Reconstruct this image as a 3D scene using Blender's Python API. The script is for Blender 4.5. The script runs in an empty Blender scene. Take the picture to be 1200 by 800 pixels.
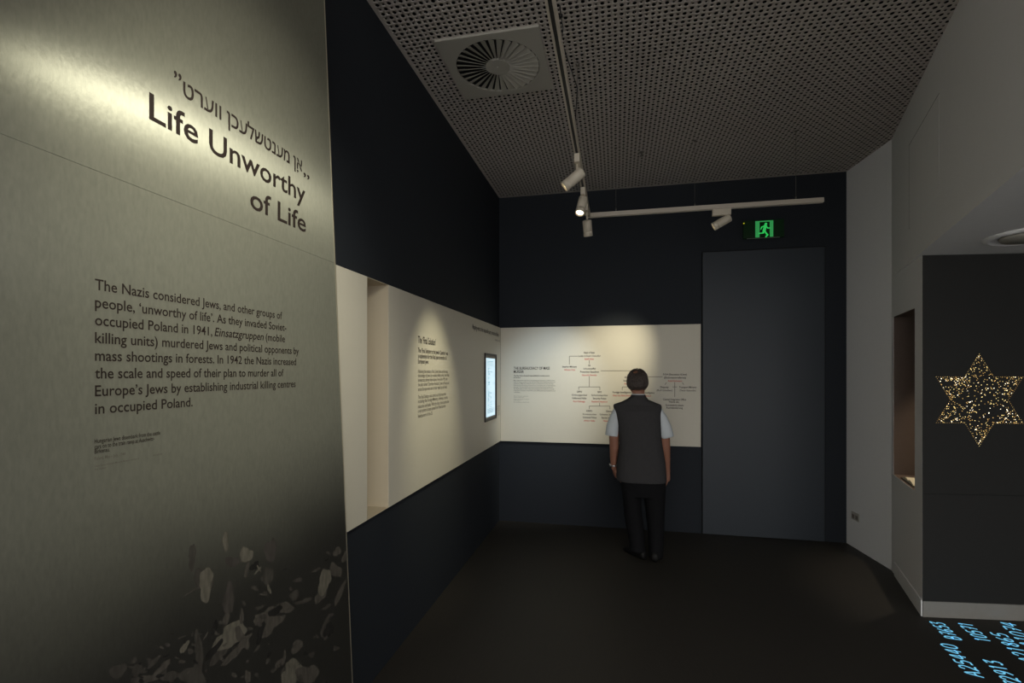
import bpy, math, random
import numpy as np
from mathutils import Vector, Matrix

random.seed(7)
SC = bpy.context.scene
COL = SC.collection
R = math.radians

# ------------------------------------------------------------------ camera
F = 573.0            # focal length in pixels of a 1200 px wide frame
HOR = 436.0          # image row of the horizon
EYE = 1.65
YAW = R(12.0)
cam_d = bpy.data.cameras.new('camera')
cam = bpy.data.objects.new('camera', cam_d)
COL.objects.link(cam)
cam.location = (0, 0, EYE)
cam.rotation_euler = (R(90), 0, YAW)
cam_d.sensor_width = 36.0
cam_d.lens = 36.0 * F / 1200.0
cam_d.shift_y = (HOR - 400.0) / 1200.0
cam_d.clip_start = 0.02
SC.camera = cam

# ------------------------------------------------------------------ world, exposure
w = bpy.data.worlds.new('gallery_ambience')
SC.world = w
w.use_nodes = True
w.node_tree.nodes['Background'].inputs[0].default_value = (1.0, 0.985, 0.96, 1)
w.node_tree.nodes['Background'].inputs[1].default_value = 2.15
SC.view_settings.view_transform = 'Standard'
SC.view_settings.look = 'None'
SC.view_settings.gamma = 1.0
SC.view_settings.use_curve_mapping = False
SC.view_settings.exposure = 0.0
SC.cycles.use_denoising = True
SC.cycles.max_bounces = 10
SC.cycles.diffuse_bounces = 6

# track spots: lamp position comes from the lamp head; (watts, colour, cone degrees, blend)
SPOT_PANEL = (50.0, (1.0, 0.96, 0.82), 70, 1.0)
SPOT_PANEL_LOW = (60.0, (1.0, 0.97, 0.78), 64, 1.0)
SPOT_TEXT = (74.0, (1.0, 0.94, 0.66), 42, 1.0)
SPOT_SIDE = (3.0, (1.0, 0.86, 0.66), 50, 1.0)
SPOT_CHART_COOL = (64.0, (0.72, 0.86, 1.0), 50, 1.0)
SPOT_CHART_WARM = (125.0, (1.0, 0.91, 0.66), 42, 1.0)

# ------------------------------------------------------------------ dimensions
H = 3.59             # ceiling
XL = -1.272          # left wall
YB = 5.30            # back wall
def ray(px, py):
    u, v = (px - 600.0) / F, (HOR - py) / F
    c, s = math.cos(YAW), math.sin(YAW)
    return Vector((u * c - s, u * s + c, v))
def hit(px, py, p0, n):
    d = ray(px, py); o = Vector((0, 0, EYE)); n = Vector(n)
    return o + d * ((Vector(p0) - o).dot(n) / d.dot(n))
def on_x(px, py, x): return hit(px, py, (x, 0, 0), (1, 0, 0))
def on_y(px, py, y): return hit(px, py, (0, y, 0), (0, 1, 0))
def on_z(px, py, z): return hit(px, py, (0, 0, z), (0, 0, 1))

# ------------------------------------------------------------------ materials
def lin(c):
    return tuple(((v / 255.0) / 12.92) if v <= 10 else (((v / 255.0) + 0.055) / 1.055) ** 2.4 for v in c)
def mat(name, rgb, rough=0.6, metal=0.0, var=0.06, scale=30.0, bump=0.0, bscale=None, emit=None, estr=0.0, spec=0.5, stretch=(1, 1, 1), aniso=0.0):
    m = bpy.data.materials.new(name); m.use_nodes = True
    nt = m.node_tree; b = nt.nodes['Principled BSDF']
    c = lin(rgb)
    tc = nt.nodes.new('ShaderNodeTexCoord'); mp = nt.nodes.new('ShaderNodeMapping')
    mp.inputs['Scale'].default_value = stretch
    nt.links.new(tc.outputs['Object'], mp.inputs['Vector'])
    no = nt.nodes.new('ShaderNodeTexNoise'); no.inputs['Scale'].default_value = scale; no.inputs['Detail'].default_value = 4
    nt.links.new(mp.outputs[0], no.inputs['Vector'])
    mx = nt.nodes.new('ShaderNodeMix'); mx.data_type = 'RGBA'
    mx.inputs['A'].default_value = (*[v * (1 - var) for v in c], 1)
    mx.inputs['B'].default_value = (*[min(1, v * (1 + var)) for v in c], 1)
    nt.links.new(no.outputs['Fac'], mx.inputs['Factor'])
    nt.links.new(mx.outputs['Result'], b.inputs['Base Color'])
    b.inputs['Roughness'].default_value = rough
    b.inputs['Metallic'].default_value = metal
    b.inputs['Specular IOR Level'].default_value = spec
    if bump:
        bn = nt.nodes.new('ShaderNodeBump'); bn.inputs['Strength'].default_value = bump; bn.inputs['Distance'].default_value = 0.002
        n2 = nt.nodes.new('ShaderNodeTexNoise'); n2.inputs['Scale'].default_value = bscale or scale * 4; n2.inputs['Detail'].default_value = 3
        nt.links.new(mp.outputs[0], n2.inputs['Vector'])
        nt.links.new(n2.outputs['Fac'], bn.inputs['Height'])
        nt.links.new(bn.outputs['Normal'], b.inputs['Normal'])
    if emit:
        b.inputs['Emission Color'].default_value = (*lin(emit), 1)
        b.inputs['Emission Strength'].default_value = estr
    return m

M = {}
M['navy_wall'] = mat('navy_paint', (37, 41, 47), 0.75, bump=0.15, bscale=260, spec=0.25)
M['white_wall'] = mat('off_white_paint', (234, 233, 232), 0.8, var=0.02, bump=0.1, bscale=300, spec=0.2)
M['star_wall'] = mat('charcoal_board', (44, 44, 43), 0.7, bump=0.1, bscale=300, spec=0.2)
M['plinth'] = mat('grey_plinth_paint', (142, 139, 133), 0.6, spec=0.3)
M['ceiling'] = mat('perforated_plaster', (186, 178, 172), 0.9, var=0.03, spec=0.1)
M['fleece_and_shade'] = mat('black_fleece_and_hole_shade', (16, 16, 17), 1.0, spec=0.0)
M['floor'] = mat('dark_floor', (50, 47, 43), 0.55, var=0.16, scale=9, stretch=(14, 0.6, 1), bump=0.25, bscale=60, spec=0.3)
M['door'] = mat('slate_door_paint', (48, 54, 61), 0.5, var=0.03, bump=0.05, bscale=200, spec=0.4)
M['black'] = mat('black_gap', (8, 8, 8), 0.9)
M['board'] = mat('satin_white_board', (214, 208, 192), 0.5, var=0.015, spec=0.3, bump=0.04, bscale=400)
M['reveal'] = mat('cream_reveal_paint', (196, 184, 162), 0.6, var=0.02, spec=0.25)
M['niche_brown'] = mat('brown_niche_lining', (98, 84, 76), 0.6, spec=0.3)
M['ink'] = mat('dark_brown_ink', (44, 36, 32), 0.6, spec=0.2)
M['ink_grey'] = mat('grey_ink', (112, 107, 96), 0.7, spec=0.2)
M['ink_red'] = mat('red_ink', (196, 40, 26), 0.7, spec=0.2)
M['lamp_white'] = mat('lamp_housing_white', (206, 196, 178), 0.45, var=0.02)
M['rail_white'] = mat('track_white', (196, 186, 172), 0.45, var=0.02)
M['slot'] = mat('track_slot_black', (14, 14, 15), 0.5)
M['wire'] = mat('steel_wire', (120, 116, 110), 0.4, metal=0.8)
M['lens_on'] = mat('lit_lens', (255, 244, 220), 0.2, emit=(255, 236, 190), estr=6.0)
M['chrome'] = mat('chrome', (210, 210, 210), 0.15, metal=1.0)
M['vent'] = mat('diffuser_enamel', (176, 172, 162), 0.5, var=0.02)
M['vent_dark'] = mat('vent_cavity', (14, 14, 14), 0.9)
M['trim_alu'] = mat('aluminium_edge', (214, 206, 184), 0.35, metal=0.8)
M['exit_plate'] = mat('dark_green_acrylic', (10, 34, 16), 0.25, emit=(6, 40, 14), estr=0.12)
M['exit_green'] = mat('exit_green_lit', (40, 170, 80), 0.5, emit=(46, 186, 88), estr=0.75)
M['exit_green_dim'] = mat('exit_green_frame_lit', (40, 130, 70), 0.5, emit=(44, 140, 72), estr=0.75)
M['led_yellow'] = mat('yellow_led', (220, 210, 60), 0.4, emit=(220, 210, 40), estr=0.8)
M['outlet'] = mat('outlet_plastic', (176, 172, 164), 0.4)
M['outlet_dark'] = mat('outlet_insert', (120, 112, 104), 0.5)
M['floor_light'] = mat('painted_projection_glow', (120, 190, 225), 0.6, emit=(110, 190, 226), estr=0.85)  # projected light imitated by glowing strips laid on the floor
M['screen'] = mat('backlit_document', (190, 220, 235), 0.4, emit=(206, 234, 246), estr=0.9, var=0.03)
M['screen_ink'] = mat('document_ink', (96, 120, 140), 0.6, emit=(110, 140, 165), estr=0.22)
M['mat_grey'] = mat('grey_mount', (150, 142, 130), 0.6)
M['frame_dark'] = mat('dark_bronze_frame', (52, 44, 38), 0.5)
M['paper'] = mat('page_paper', (226, 216, 190), 0.7)
M['cover'] = mat('black_book_cover', (24, 22, 20), 0.5)
M['skin'] = mat('skin', (150, 104, 84), 0.55, var=0.08, scale=20)
M['hair'] = mat('grey_brown_hair', (74, 65, 60), 0.6, var=0.7, scale=45, stretch=(3, 3, 0.8), bump=0.5, bscale=160)
M['shirt'] = mat('pale_blue_white_shirt', (206, 212, 216), 0.8, var=0.04, bump=0.3, bscale=40, spec=0.2)
M['vest'] = mat('charcoal_fleece_vest', (64, 63, 64), 0.95, var=0.1, bump=0.4, bscale=120, spec=0.1)
M['trousers'] = mat('black_trousers', (22, 22, 24), 0.85, var=0.1, bump=0.3, bscale=80, spec=0.15)
M['shoe'] = mat('black_shoe_leather', (18, 17, 16), 0.6, spec=0.3)
M['steel'] = mat('steel_watch', (190, 190, 190), 0.3, metal=0.9)
for i, (c, s) in enumerate((((255, 226, 150), 1.6), ((255, 206, 120), 0.75), ((255, 240, 214), 2.6))):
    M['dot%d' % i] = mat('fibre_light_%s' % ('warm', 'amber', 'white')[i], c, 0.5, emit=c, estr=s)

# ------------------------------------------------------------------ mesh builder
class MB:
    def __init__(s): s.v, s.f, s.m, s.sm = [], [], [], []
    def add(s, vs, fs, mi=0, smooth=False):
        o = len(s.v); s.v += [tuple(p) for p in vs]
        for f in fs: s.f.append([o + i for i in f]); s.m.append(mi); s.sm.append(smooth)
    def box(s, lo, hi, mi=0, M4=None):
        x0, y0, z0 = lo; x1, y1, z1 = hi
        vs = [(x0, y0, z0), (x1, y0, z0), (x1, y1, z0), (x0, y1, z0), (x0, y0, z1), (x1, y0, z1), (x1, y1, z1), (x0, y1, z1)]
        if M4 is not None: vs = [M4 @ Vector(p) for p in vs]
        s.add(vs, [(3, 2, 1, 0), (4, 5, 6, 7), (0, 1, 5, 4), (1, 2, 6, 5), (2, 3, 7, 6), (3, 0, 4, 7)], mi)
    def prism(s, pts, ext, mi=0):
        """closed prism: planar polygon pts (3D), extruded by vector ext"""
        n = len(pts); e = Vector(ext)
        a = [Vector(p) for p in pts]; b = [p + e for p in a]
        s.add(a + b, [list(range(n))[::-1], list(range(n, 2 * n))] + [(i, (i + 1) % n, n + (i + 1) % n, n + i) for i in range(n)], mi)
    def rings(s, rings, mi=0, cap=True, smooth=True):
        n = len(rings[0]); vs = [p for r in rings for p in r]; fs = []
        for k in range(len(rings) - 1):
            for i in range(n):
                j = (i + 1) % n
                fs.append((k * n + i, k * n + j, (k + 1) * n + j, (k + 1) * n + i))
        if cap:
            fs.append(list(range(n))[::-1]); fs.append([(len(rings) - 1) * n + i for i in range(n)])
        s.add(vs, fs, mi, smooth)
    def tube(s, path, radii, mi=0, n=10, smooth=True, cap=True):
        path = [Vector(p) for p in path]
        if not isinstance(radii, (list, tuple)): radii = [radii] * len(path)
        rs = []; prev = None
        for i, p in enumerate(path):
            t = (path[min(i + 1, len(path) - 1)] - path[max(i - 1, 0)]).normalized()
            ref = prev if prev is not None else (Vector((0, 0, 1)) if abs(t.z) < 0.9 else Vector((1, 0, 0)))
            a = (ref - t * ref.dot(t)).normalized(); prev = a; b = t.cross(a)
            rs.append([p + (a * math.cos(2 * math.pi * k / n) + b * math.sin(2 * math.pi * k / n)) * radii[i] for k in range(n)])
        s.rings(rs, mi, cap, smooth)
    def lathe(s, prof, base, axis, mi=0, n=24, smooth=True, cap=True):
        """profile [(radius, distance along axis)]"""
        ax = Vector(axis).normalized(); ref = Vector((0, 0, 1)) if abs(ax.z) < 0.9 else Vector((1, 0, 0))
        a = (ref - ax * ref.dot(ax)).normalized(); b = ax.cross(a); base = Vector(base)
        s.rings([[base + ax * d + (a * math.cos(2 * math.pi * k / n) + b * math.sin(2 * math.pi * k / n)) * r for k in range(n)] for r, d in prof], mi, cap, smooth)
    def ball(s, c, r, mi=0, n=16, m=10):
        c = Vector(c); r = r if isinstance(r, (tuple, list)) else (r, r, r)
        rs = []
        for k in range(m + 1):
            th = math.pi * (0.02 + 0.96 * k / m)
            rs.append([c + Vector((r[0] * math.sin(th) * math.cos(2 * math.pi * i / n), r[1] * math.sin(th) * math.sin(2 * math.pi * i / n), -r[2] * math.cos(th))) for i in range(n)])
        s.rings(rs, mi)
    def mesh(s, name):
        me = bpy.data.meshes.new(name); me.from_pydata(s.v, [], s.f); me.update()
        me.polygons.foreach_set('material_index', s.m); me.polygons.foreach_set('use_smooth', s.sm)
        return me
    def build(s, name, mats, parent=None, loc=None, bevel=0.0):
        me = s.mesh(name)
        for m in (mats if isinstance(mats, (list, tuple)) else [mats]): me.materials.append(m)
        o = bpy.data.objects.new(name, me); COL.objects.link(o)
        if parent is not None:
            o.parent = parent; o.matrix_parent_inverse = Matrix.Translation(-parent.location)
        if bevel:
            md = o.modifiers.new('bevel', 'BEVEL'); md.width = bevel; md.segments = 2; md.limit_method = 'ANGLE'
        return o
def thing(name, label, cat, loc=(0, 0, 0), group=None):
    o = bpy.data.objects.new(name, None); COL.objects.link(o); o.location = loc; o.empty_display_size = 0.1
    o['label'] = label; o['category'] = cat
    if group: o['group'] = group
    return o
def tag(o, label, cat, group=None):
    o['label'] = label; o['category'] = cat
    if group: o['group'] = group
    return o
def struct(o): o['kind'] = 'structure'; return o
def remeshed(mb, name, mats, parent, voxel, smooth_it=4):
    """one continuous surface from overlapping closed shapes"""
    me = mb.mesh(name + '_raw'); o = bpy.data.objects.new(name, me); COL.objects.link(o)
    md = o.modifiers.new('r', 'REMESH'); md.mode = 'VOXEL'; md.voxel_size = voxel; md.use_smooth_shade = True
    if smooth_it:
        ms = o.modifiers.new('s', 'SMOOTH'); ms.iterations = smooth_it; ms.factor = 0.5
    dg = bpy.context.evaluated_depsgraph_get()
    me2 = bpy.data.meshes.new_from_object(o.evaluated_get(dg)); me2.name = name
    bpy.data.objects.remove(o); bpy.data.meshes.remove(me)
    me2.materials.clear()
    for m in (mats if isinstance(mats, (list, tuple)) else [mats]): me2.materials.append(m)
    me2.polygons.foreach_set('use_smooth', [True] * len(me2.polygons))
    o = bpy.data.objects.new(name, me2); COL.objects.link(o)
    if parent is not None:
        o.parent = parent
    return o

# ------------------------------------------------------------------ lettering
_tc = {}
def glyphs(s, bold=0.0):
    k = (s, bold)
    if k in _tc: return _tc[k]
    c = bpy.data.curves.new('t', 'FONT'); c.body = s; c.fill_mode = 'FRONT'; c.resolution_u = 3; c.offset = bold
    c.dimensions = '2D'
    o = bpy.data.objects.new('t', c); COL.objects.link(o)
    dg = bpy.context.evaluated_depsgraph_get()
    me = bpy.data.meshes.new_from_object(o.evaluated_get(dg))
    vs = [tuple(v.co)[:2] for v in me.vertices]; fs = [list(p.vertices) for p in me.polygons]
    bpy.data.objects.remove(o); bpy.data.curves.remove(c); bpy.data.meshes.remove(me)
    _tc[k] = (vs, fs); return _tc[k]
class Face:
    """a writing surface: reading direction ex, up ez, outward normal n"""
    def __init__(s, ex, n, pick, lift=0.0008):
        s.ex = Vector(ex).normalized(); s.n = Vector(n).normalized(); s.ez = s.n.cross(s.ex); s.pick = pick; s.lift = lift
    def write(s, mb, txt, x0, y0, x1, size, bold=0.0, mi=0, shear=0.0, y1=None, align='L'):
        """baseline from pixel (x0,y0) of the reference to column x1; size = em height in metres"""
        vs, fs = glyphs(txt, bold)
        xs = [v[0] for v in vs]; a, b = min(xs), max(xs)
        p0 = s.pick(x0, y0); p1 = s.pick(x1, y0 if y1 is None else y1)
        width = (p1 - p0).dot(s.ex)
        k = width / (b - a)
        org = p0 + s.n * s.lift
        mb.add([org + s.ex * ((v[0] - a) * k + shear * v[1] * size) + s.ez * (v[1] * size) for v in vs], fs, mi)
    def centre(s, mb, txt, cx, cy, wpx, size, bold=0.0, mi=0):
        s.write(mb, txt, cx - wpx / 2, cy, cx + wpx / 2, size, bold, mi)
    def quad(s, mb, pts, mi=0, lift=None):
        l = s.lift if lift is None else lift
        mb.add([s.pick(*p) + s.n * l for p in pts], [list(range(len(pts)))], mi)
    def stroke(s, mb, pts, width, mi=0, lift=None):
        l = s.lift if lift is None else lift
        q = [s.pick(*p) + s.n * l for p in pts]
        ribbon(mb, q, s.n, width, mi)
def ribbon(mb, q, n, width, mi=0, rnd=False):
    for a, b in zip(q[:-1], q[1:]):
        d = (b - a)
        if d.length < 1e-9: continue
        d.normalize(); sd = n.cross(d) * (width / 2); e = d * (width * 0.35 if rnd else 0.0)
        mb.add([a - sd - e, b - sd + e, b + sd + e, a + sd - e], [(0, 1, 2, 3)], mi)

# ================================================================== ROOM
P_FR = Vector((2.18, YB, 0))            # right end of the back wall
P_RC = Vector((2.247, 4.643, 0))        # corner of the white return
P_NS = Vector((2.026, 3.81, 0))         # end of the niche wall
SOF = 2.44                              # alcove soffit height
XR = 4.6

mb = MB(); mb.box((XL - 0.3, -3.0, -0.1), (XR + 0.2, YB + 0.4, 0.0))
struct(mb.build('floor', M['floor']))

mb = MB(); mb.box((XL - 0.2, -0.8, -0.02), (XL, YB + 0.2, H + 0.1))
struct(mb.build('wall_left', M['navy_wall']))
mb = MB(); mb.box((XL, YB, -0.02), (P_FR.x + 0.3, YB + 0.2, H + 0.1))
struct(mb.build('wall_back', M['navy_wall']))

def wall_seg(mb, a, b, z0, z1, th, mi=0):
    """vertical slab from a to b whose visible face is on the left of a->b; thickness goes to the right"""
    d = (b - a).normalized(); n = Vector((d.y, -d.x, 0))
    q = [a, b, b + n * th, a + n * th]
    mb.prism([Vector((p.x, p.y, z0)) for p in q], (0, 0, z1 - z0), mi)
mb = MB(); wall_seg(mb, P_FR + Vector((0, 0.02, 0)), P_RC, -0.02, H + 0.1, -0.12)
struct(mb.build('wall_right', M['white_wall']))

# niche wall with its opening
dN = (P_NS - P_RC).normalized(); LN = (P_NS - P_RC).length
nN = Vector((-dN.y, dN.x, 0))           # into the wall
if nN.x < 0: nN = -nN
def on_niche(px, py): return hit(px, py, P_RC, nN)
s0 = (on_niche(1047, 460) - P_RC).dot(dN); s1 = (on_niche(1072, 460) - P_RC).dot(dN)
NZ0, NZ1 = 0.81, 2.105
mb = MB()
def slab(s_a, s_b, za, zb, th=0.10):
    q = [P_RC + dN * s_a, P_RC + dN * s_b, P_RC + dN * s_b + nN * th, P_RC + dN * s_a + nN * th]
    mb.prism([Vector((p.x, p.y, za)) for p in q], (0, 0, zb - za))
slab(0, s0, -0.02, SOF + 0.05)
dSx = Vector((0.625, 0.076, 0)).normalized()
q = [P_RC + dN * s1, P_NS, P_NS + nN * 0.0005 - dN * 0.001, P_RC + dN * s1 + nN * 0.05]
mb.prism([Vector((p.x, p.y, -0.02)) for p in q], (0, 0, SOF + 0.07))
slab(s0, s1, -0.02, NZ0); slab(s0, s1, NZ1, SOF + 0.05)
struct(mb.build('wall_niche', M['white_wall']))
mb = MB()
ND = 0.90
def nb(s_a, s_b, d_a, d_b, za, zb):
    q = [P_RC + dN * s_a + nN * d_a, P_RC + dN * s_b + nN * d_a, P_RC + dN * s_b + nN * d_b, P_RC + dN * s_a + nN * d_b]
    mb.prism([Vector((p.x, p.y, za)) for p in q], (0, 0, zb - za))
A0, B0 = P_RC + dN * s0, P_RC + dN * s1
dSx = Vector((0.625, 0.076, 0)).normalized()
A1_, B1_ = A0 + nN * ND, B0 + dSx * (ND / dSx.dot(nN))
def sheet_v(a, b, off):   # thin vertical lining between two plan points
    mb.prism([Vector((p.x, p.y, NZ0 - 0.01)) for p in (a, b, b + off, a + off)], (0, 0, NZ1 - NZ0 + 0.02))
sheet_v(A0 + nN * 0.002 + dN * 0.0005, A1_ + dN * 0.0005, dN * 0.0015); sheet_v(A1_ - dN * 0.015, B1_, nN * 0.015); sheet_v(B0 + dSx * 0.06 + nN * 0.03, B1_, -dN * 0.006)
for za in (NZ0 - 0.012, NZ1 - 0.003):
    mb.prism([Vector((p.x, p.y, za)) for p in (A0 + nN * 0.002, B0 + nN * 0.002, B1_, A1_)], (0, 0, 0.015))
struct(mb.build('trim_1', M['niche_brown']))

# bulkhead over the alcove, a hand's width proud of the niche wall at its near end
dB = (Vector((1.998, 3.805, 0)) - P_RC).normalized()
B_END = P_RC + dB * 4.3
mb = MB()
nB = Vector((-dB.y, dB.x, 0)); nB = nB if nB.x > 0 else -nB
q = [P_RC, B_END, B_END + nB * 0.12, P_RC + nB * 0.12]
mb.prism([Vector((p.x, p.y, SOF)) for p in q], (0, 0, H + 0.1 - SOF))
struct(mb.build('wall_right_upper', M['white_wall']))
# alcove: star wall, soffit, far side
dS = Vector((0.625, 0.076, 0)).normalized(); nS = Vector((dS.y, -dS.x, 0))   # nS faces the room
S_END = P_NS + dS * 2.6
mb = MB(); bk = -nS * 0.1
mb.prism([Vector((p.x, p.y, -0.02)) for p in (P_NS + dS * 0.001, S_END, S_END + bk, P_NS + dS * 0.15 + bk)], (0, 0, SOF + 0.07))
struct(mb.build('wall_alcove', M['star_wall']))
mb = MB()
q = [P_RC + nB * 0.1195, B_END + nB * 0.1195, Vector((XR, B_END.y, 0)), Vector((XR, 4.7, 0))]
mb.prism([Vector((p.x, p.y, SOF)) for p in q], (0, 0, 0.08))
struct(mb.build('ceiling_alcove', M['white_wall']))
mb = MB(); mb.box((XR, -3.0, -0.02), (XR + 0.15, 4.7, SOF + 0.2))
struct(mb.build('wall_alcove_side', M['star_wall']))
mb = MB()
a = P_NS + nS * 0.006; b = S_END + nS * 0.006
wall_seg(mb, a, b, 0.0, 0.105, -0.006 - 0.0)
mb.box((0, 0, 0), (0.001, 0.001, 0.001), 0, Matrix.Translation(P_NS + dS * 1.0 - nS * 0.03))
struct(mb.build('baseboard_alcove', M['plinth']))
# joint line between the upper and lower boards of the star wall
mb = MB(); zj = hit(1110, 579, P_NS, nS).z
wall_seg(mb, P_NS + nS * 0.0012 + dS * 0.01, S_END + nS * 0.0012, zj - 0.002, zj + 0.002, -0.001)
struct(mb.build('trim_2', M['black']))
# thin white skirting on the niche wall
mb = MB()
q = [P_RC + dN * 0.12, P_RC + dN * LN, P_RC + dN * LN - nN * 0.008, P_RC + dN * 0.12 - nN * 0.008]
mb.prism([Vector((p.x, p.y, 0.0)) for p in q], (0, 0, 0.11))
struct(mb.build('baseboard_niche', M['white_wall'], bevel=0.002))

# ceiling: plain board behind the camera, perforated field in view
def perforated(x0, x1, y0, y1, g=0.0333, r_big=0.0106, r_small=0.0062, depth=0.0125, n=12):
    nx, ny = int((x1 - x0) / g), int((y1 - y0) / g)
    I, J = np.meshgrid(np.arange(nx), np.arange(ny)); I = I.ravel(); J = J.ravel(); N = len(I)
    cx = x0 + (I + 0.5) * g; cy = y0 + (J + 0.5) * g
    r = np.where((I + J) % 2 == 0, r_big, r_small)
    V = np.zeros((N, 4 + 2 * n, 3)); h = g / 2
    for k, (sx, sy) in enumerate(((1, 1), (-1, 1), (-1, -1), (1, -1))):
        V[:, k, 0] = cx + sx * h; V[:, k, 1] = cy + sy * h; V[:, k, 2] = H
    for k in range(n):
        an = 2 * math.pi * k / n
        for o_, z in ((4, H), (4 + n, H + depth)):
            V[:, o_ + k, 0] = cx + r * math.cos(an); V[:, o_ + k, 1] = cy + r * math.sin(an); V[:, o_ + k, 2] = z
    tris = []
    for k in range(n):
        tris.append((k // (n // 4), 4 + (k + 1) % n, 4 + k))
    for qd in range(4):      # between neighbouring corners and the rim vertex on the axis
        tris.append((qd, (qd + 1) % 4, 4 + ((qd + 1) * (n // 4)) % n))
    quads = [(4 + k, 4 + (k + 1) % n, 4 + n + (k + 1) % n, 4 + n + k) for k in range(n)]
    base = (np.arange(N) * (4 + 2 * n))[:, None]
    lt = (base + np.array(tris).ravel()[None, :]).ravel(); lq = (base + np.array(quads).ravel()[None, :]).ravel()
    loops = np.concatenate([lt, lq]).astype(np.int32)
    nt_, nq_ = N * len(tris), N * len(quads)
    starts = np.concatenate([np.arange(nt_) * 3, nt_ * 3 + np.arange(nq_) * 4]).astype(np.int32)
    me = bpy.data.meshes.new('ceiling')
    me.vertices.add(N * (4 + 2 * n)); me.vertices.foreach_set('co', V.ravel())
    me.loops.add(len(loops)); me.loops.foreach_set('vertex_index', loops)
    me.polygons.add(nt_ + nq_); me.polygons.foreach_set('loop_start', starts)
    me.update(calc_edges=True); me.polygons.foreach_set('material_index', np.concatenate([np.zeros(nt_, np.int32), np.ones(nq_, np.int32)])); me.update()
    return me, x0 + nx * g, y0 + ny * g
CX0, CY0 = XL + 0.02, 1.3
me, CX1, CY1 = perforated(CX0, 2.34, CY0, YB - 0.03)
me.materials.append(M['ceiling']); me.materials.append(M['fleece_and_shade'])  # hole walls take the fleece's black too, shade painted into the holes
ceil_o = bpy.data.objects.new('ceiling', me); COL.objects.link(ceil_o); struct(ceil_o)
mb = MB()
mb.box((XL - 0.2, -1.3, H), (XR, CY0, H + 0.05)); mb.box((XL - 0.2, CY0, H), (CX0, YB + 0.2, H + 0.05))
mb.box((CX0, CY1, H), (CX1, YB + 0.2, H + 0.05)); mb.box((CX1, CY0, H), (XR, YB + 0.2, H + 0.05))
struct(mb.build('ceiling_border', M['ceiling']))
mb = MB(); mb.box((CX0 - 0.01, CY0 - 0.01, H + 0.0125), (CX1 + 0.01, CY1 + 0.01, H + 0.02))
struct(mb.build('ceiling_backing', M['fleece_and_shade']))

# door leaf, two centimetres proud, with its shadow gap
dx0, dx1 = on_y(823, 460, YB).x, on_y(965.5, 460, YB).x
dz = 2.87
mb = MB(); mb.box((dx0 - 0.008, YB - 0.004, 0), (dx1 + 0.012, YB, dz + 0.012))
gap = struct(mb.build('trim_3', M['black']))
mb = MB(); mb.box((dx0, YB - 0.022, 0.006), (dx1, YB - 0.004, dz))
door = struct(mb.build('door_1', M['door'], bevel=0.002))

# ================================================================== INTRO PANEL (left, near)
XP = -1.15
def pick_p(px, py): return on_x(px, py, XP)
FP = Face((0, 1, 0), (1, 0, 0), pick_p)
eT, eB = pick_p(380, 0), pick_p(413, 800)
def edge_y(z): return eB.y + (eT.y - eB.y) * (z - eB.z) / (eT.z - eB.z)
ZS = 2.106
panel = thing('intro_panel', 'tall brushed silver panel with dark title, paragraph and crowd print, standing off the navy wall', 'panel', (XP, 1.0, 0))

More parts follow.
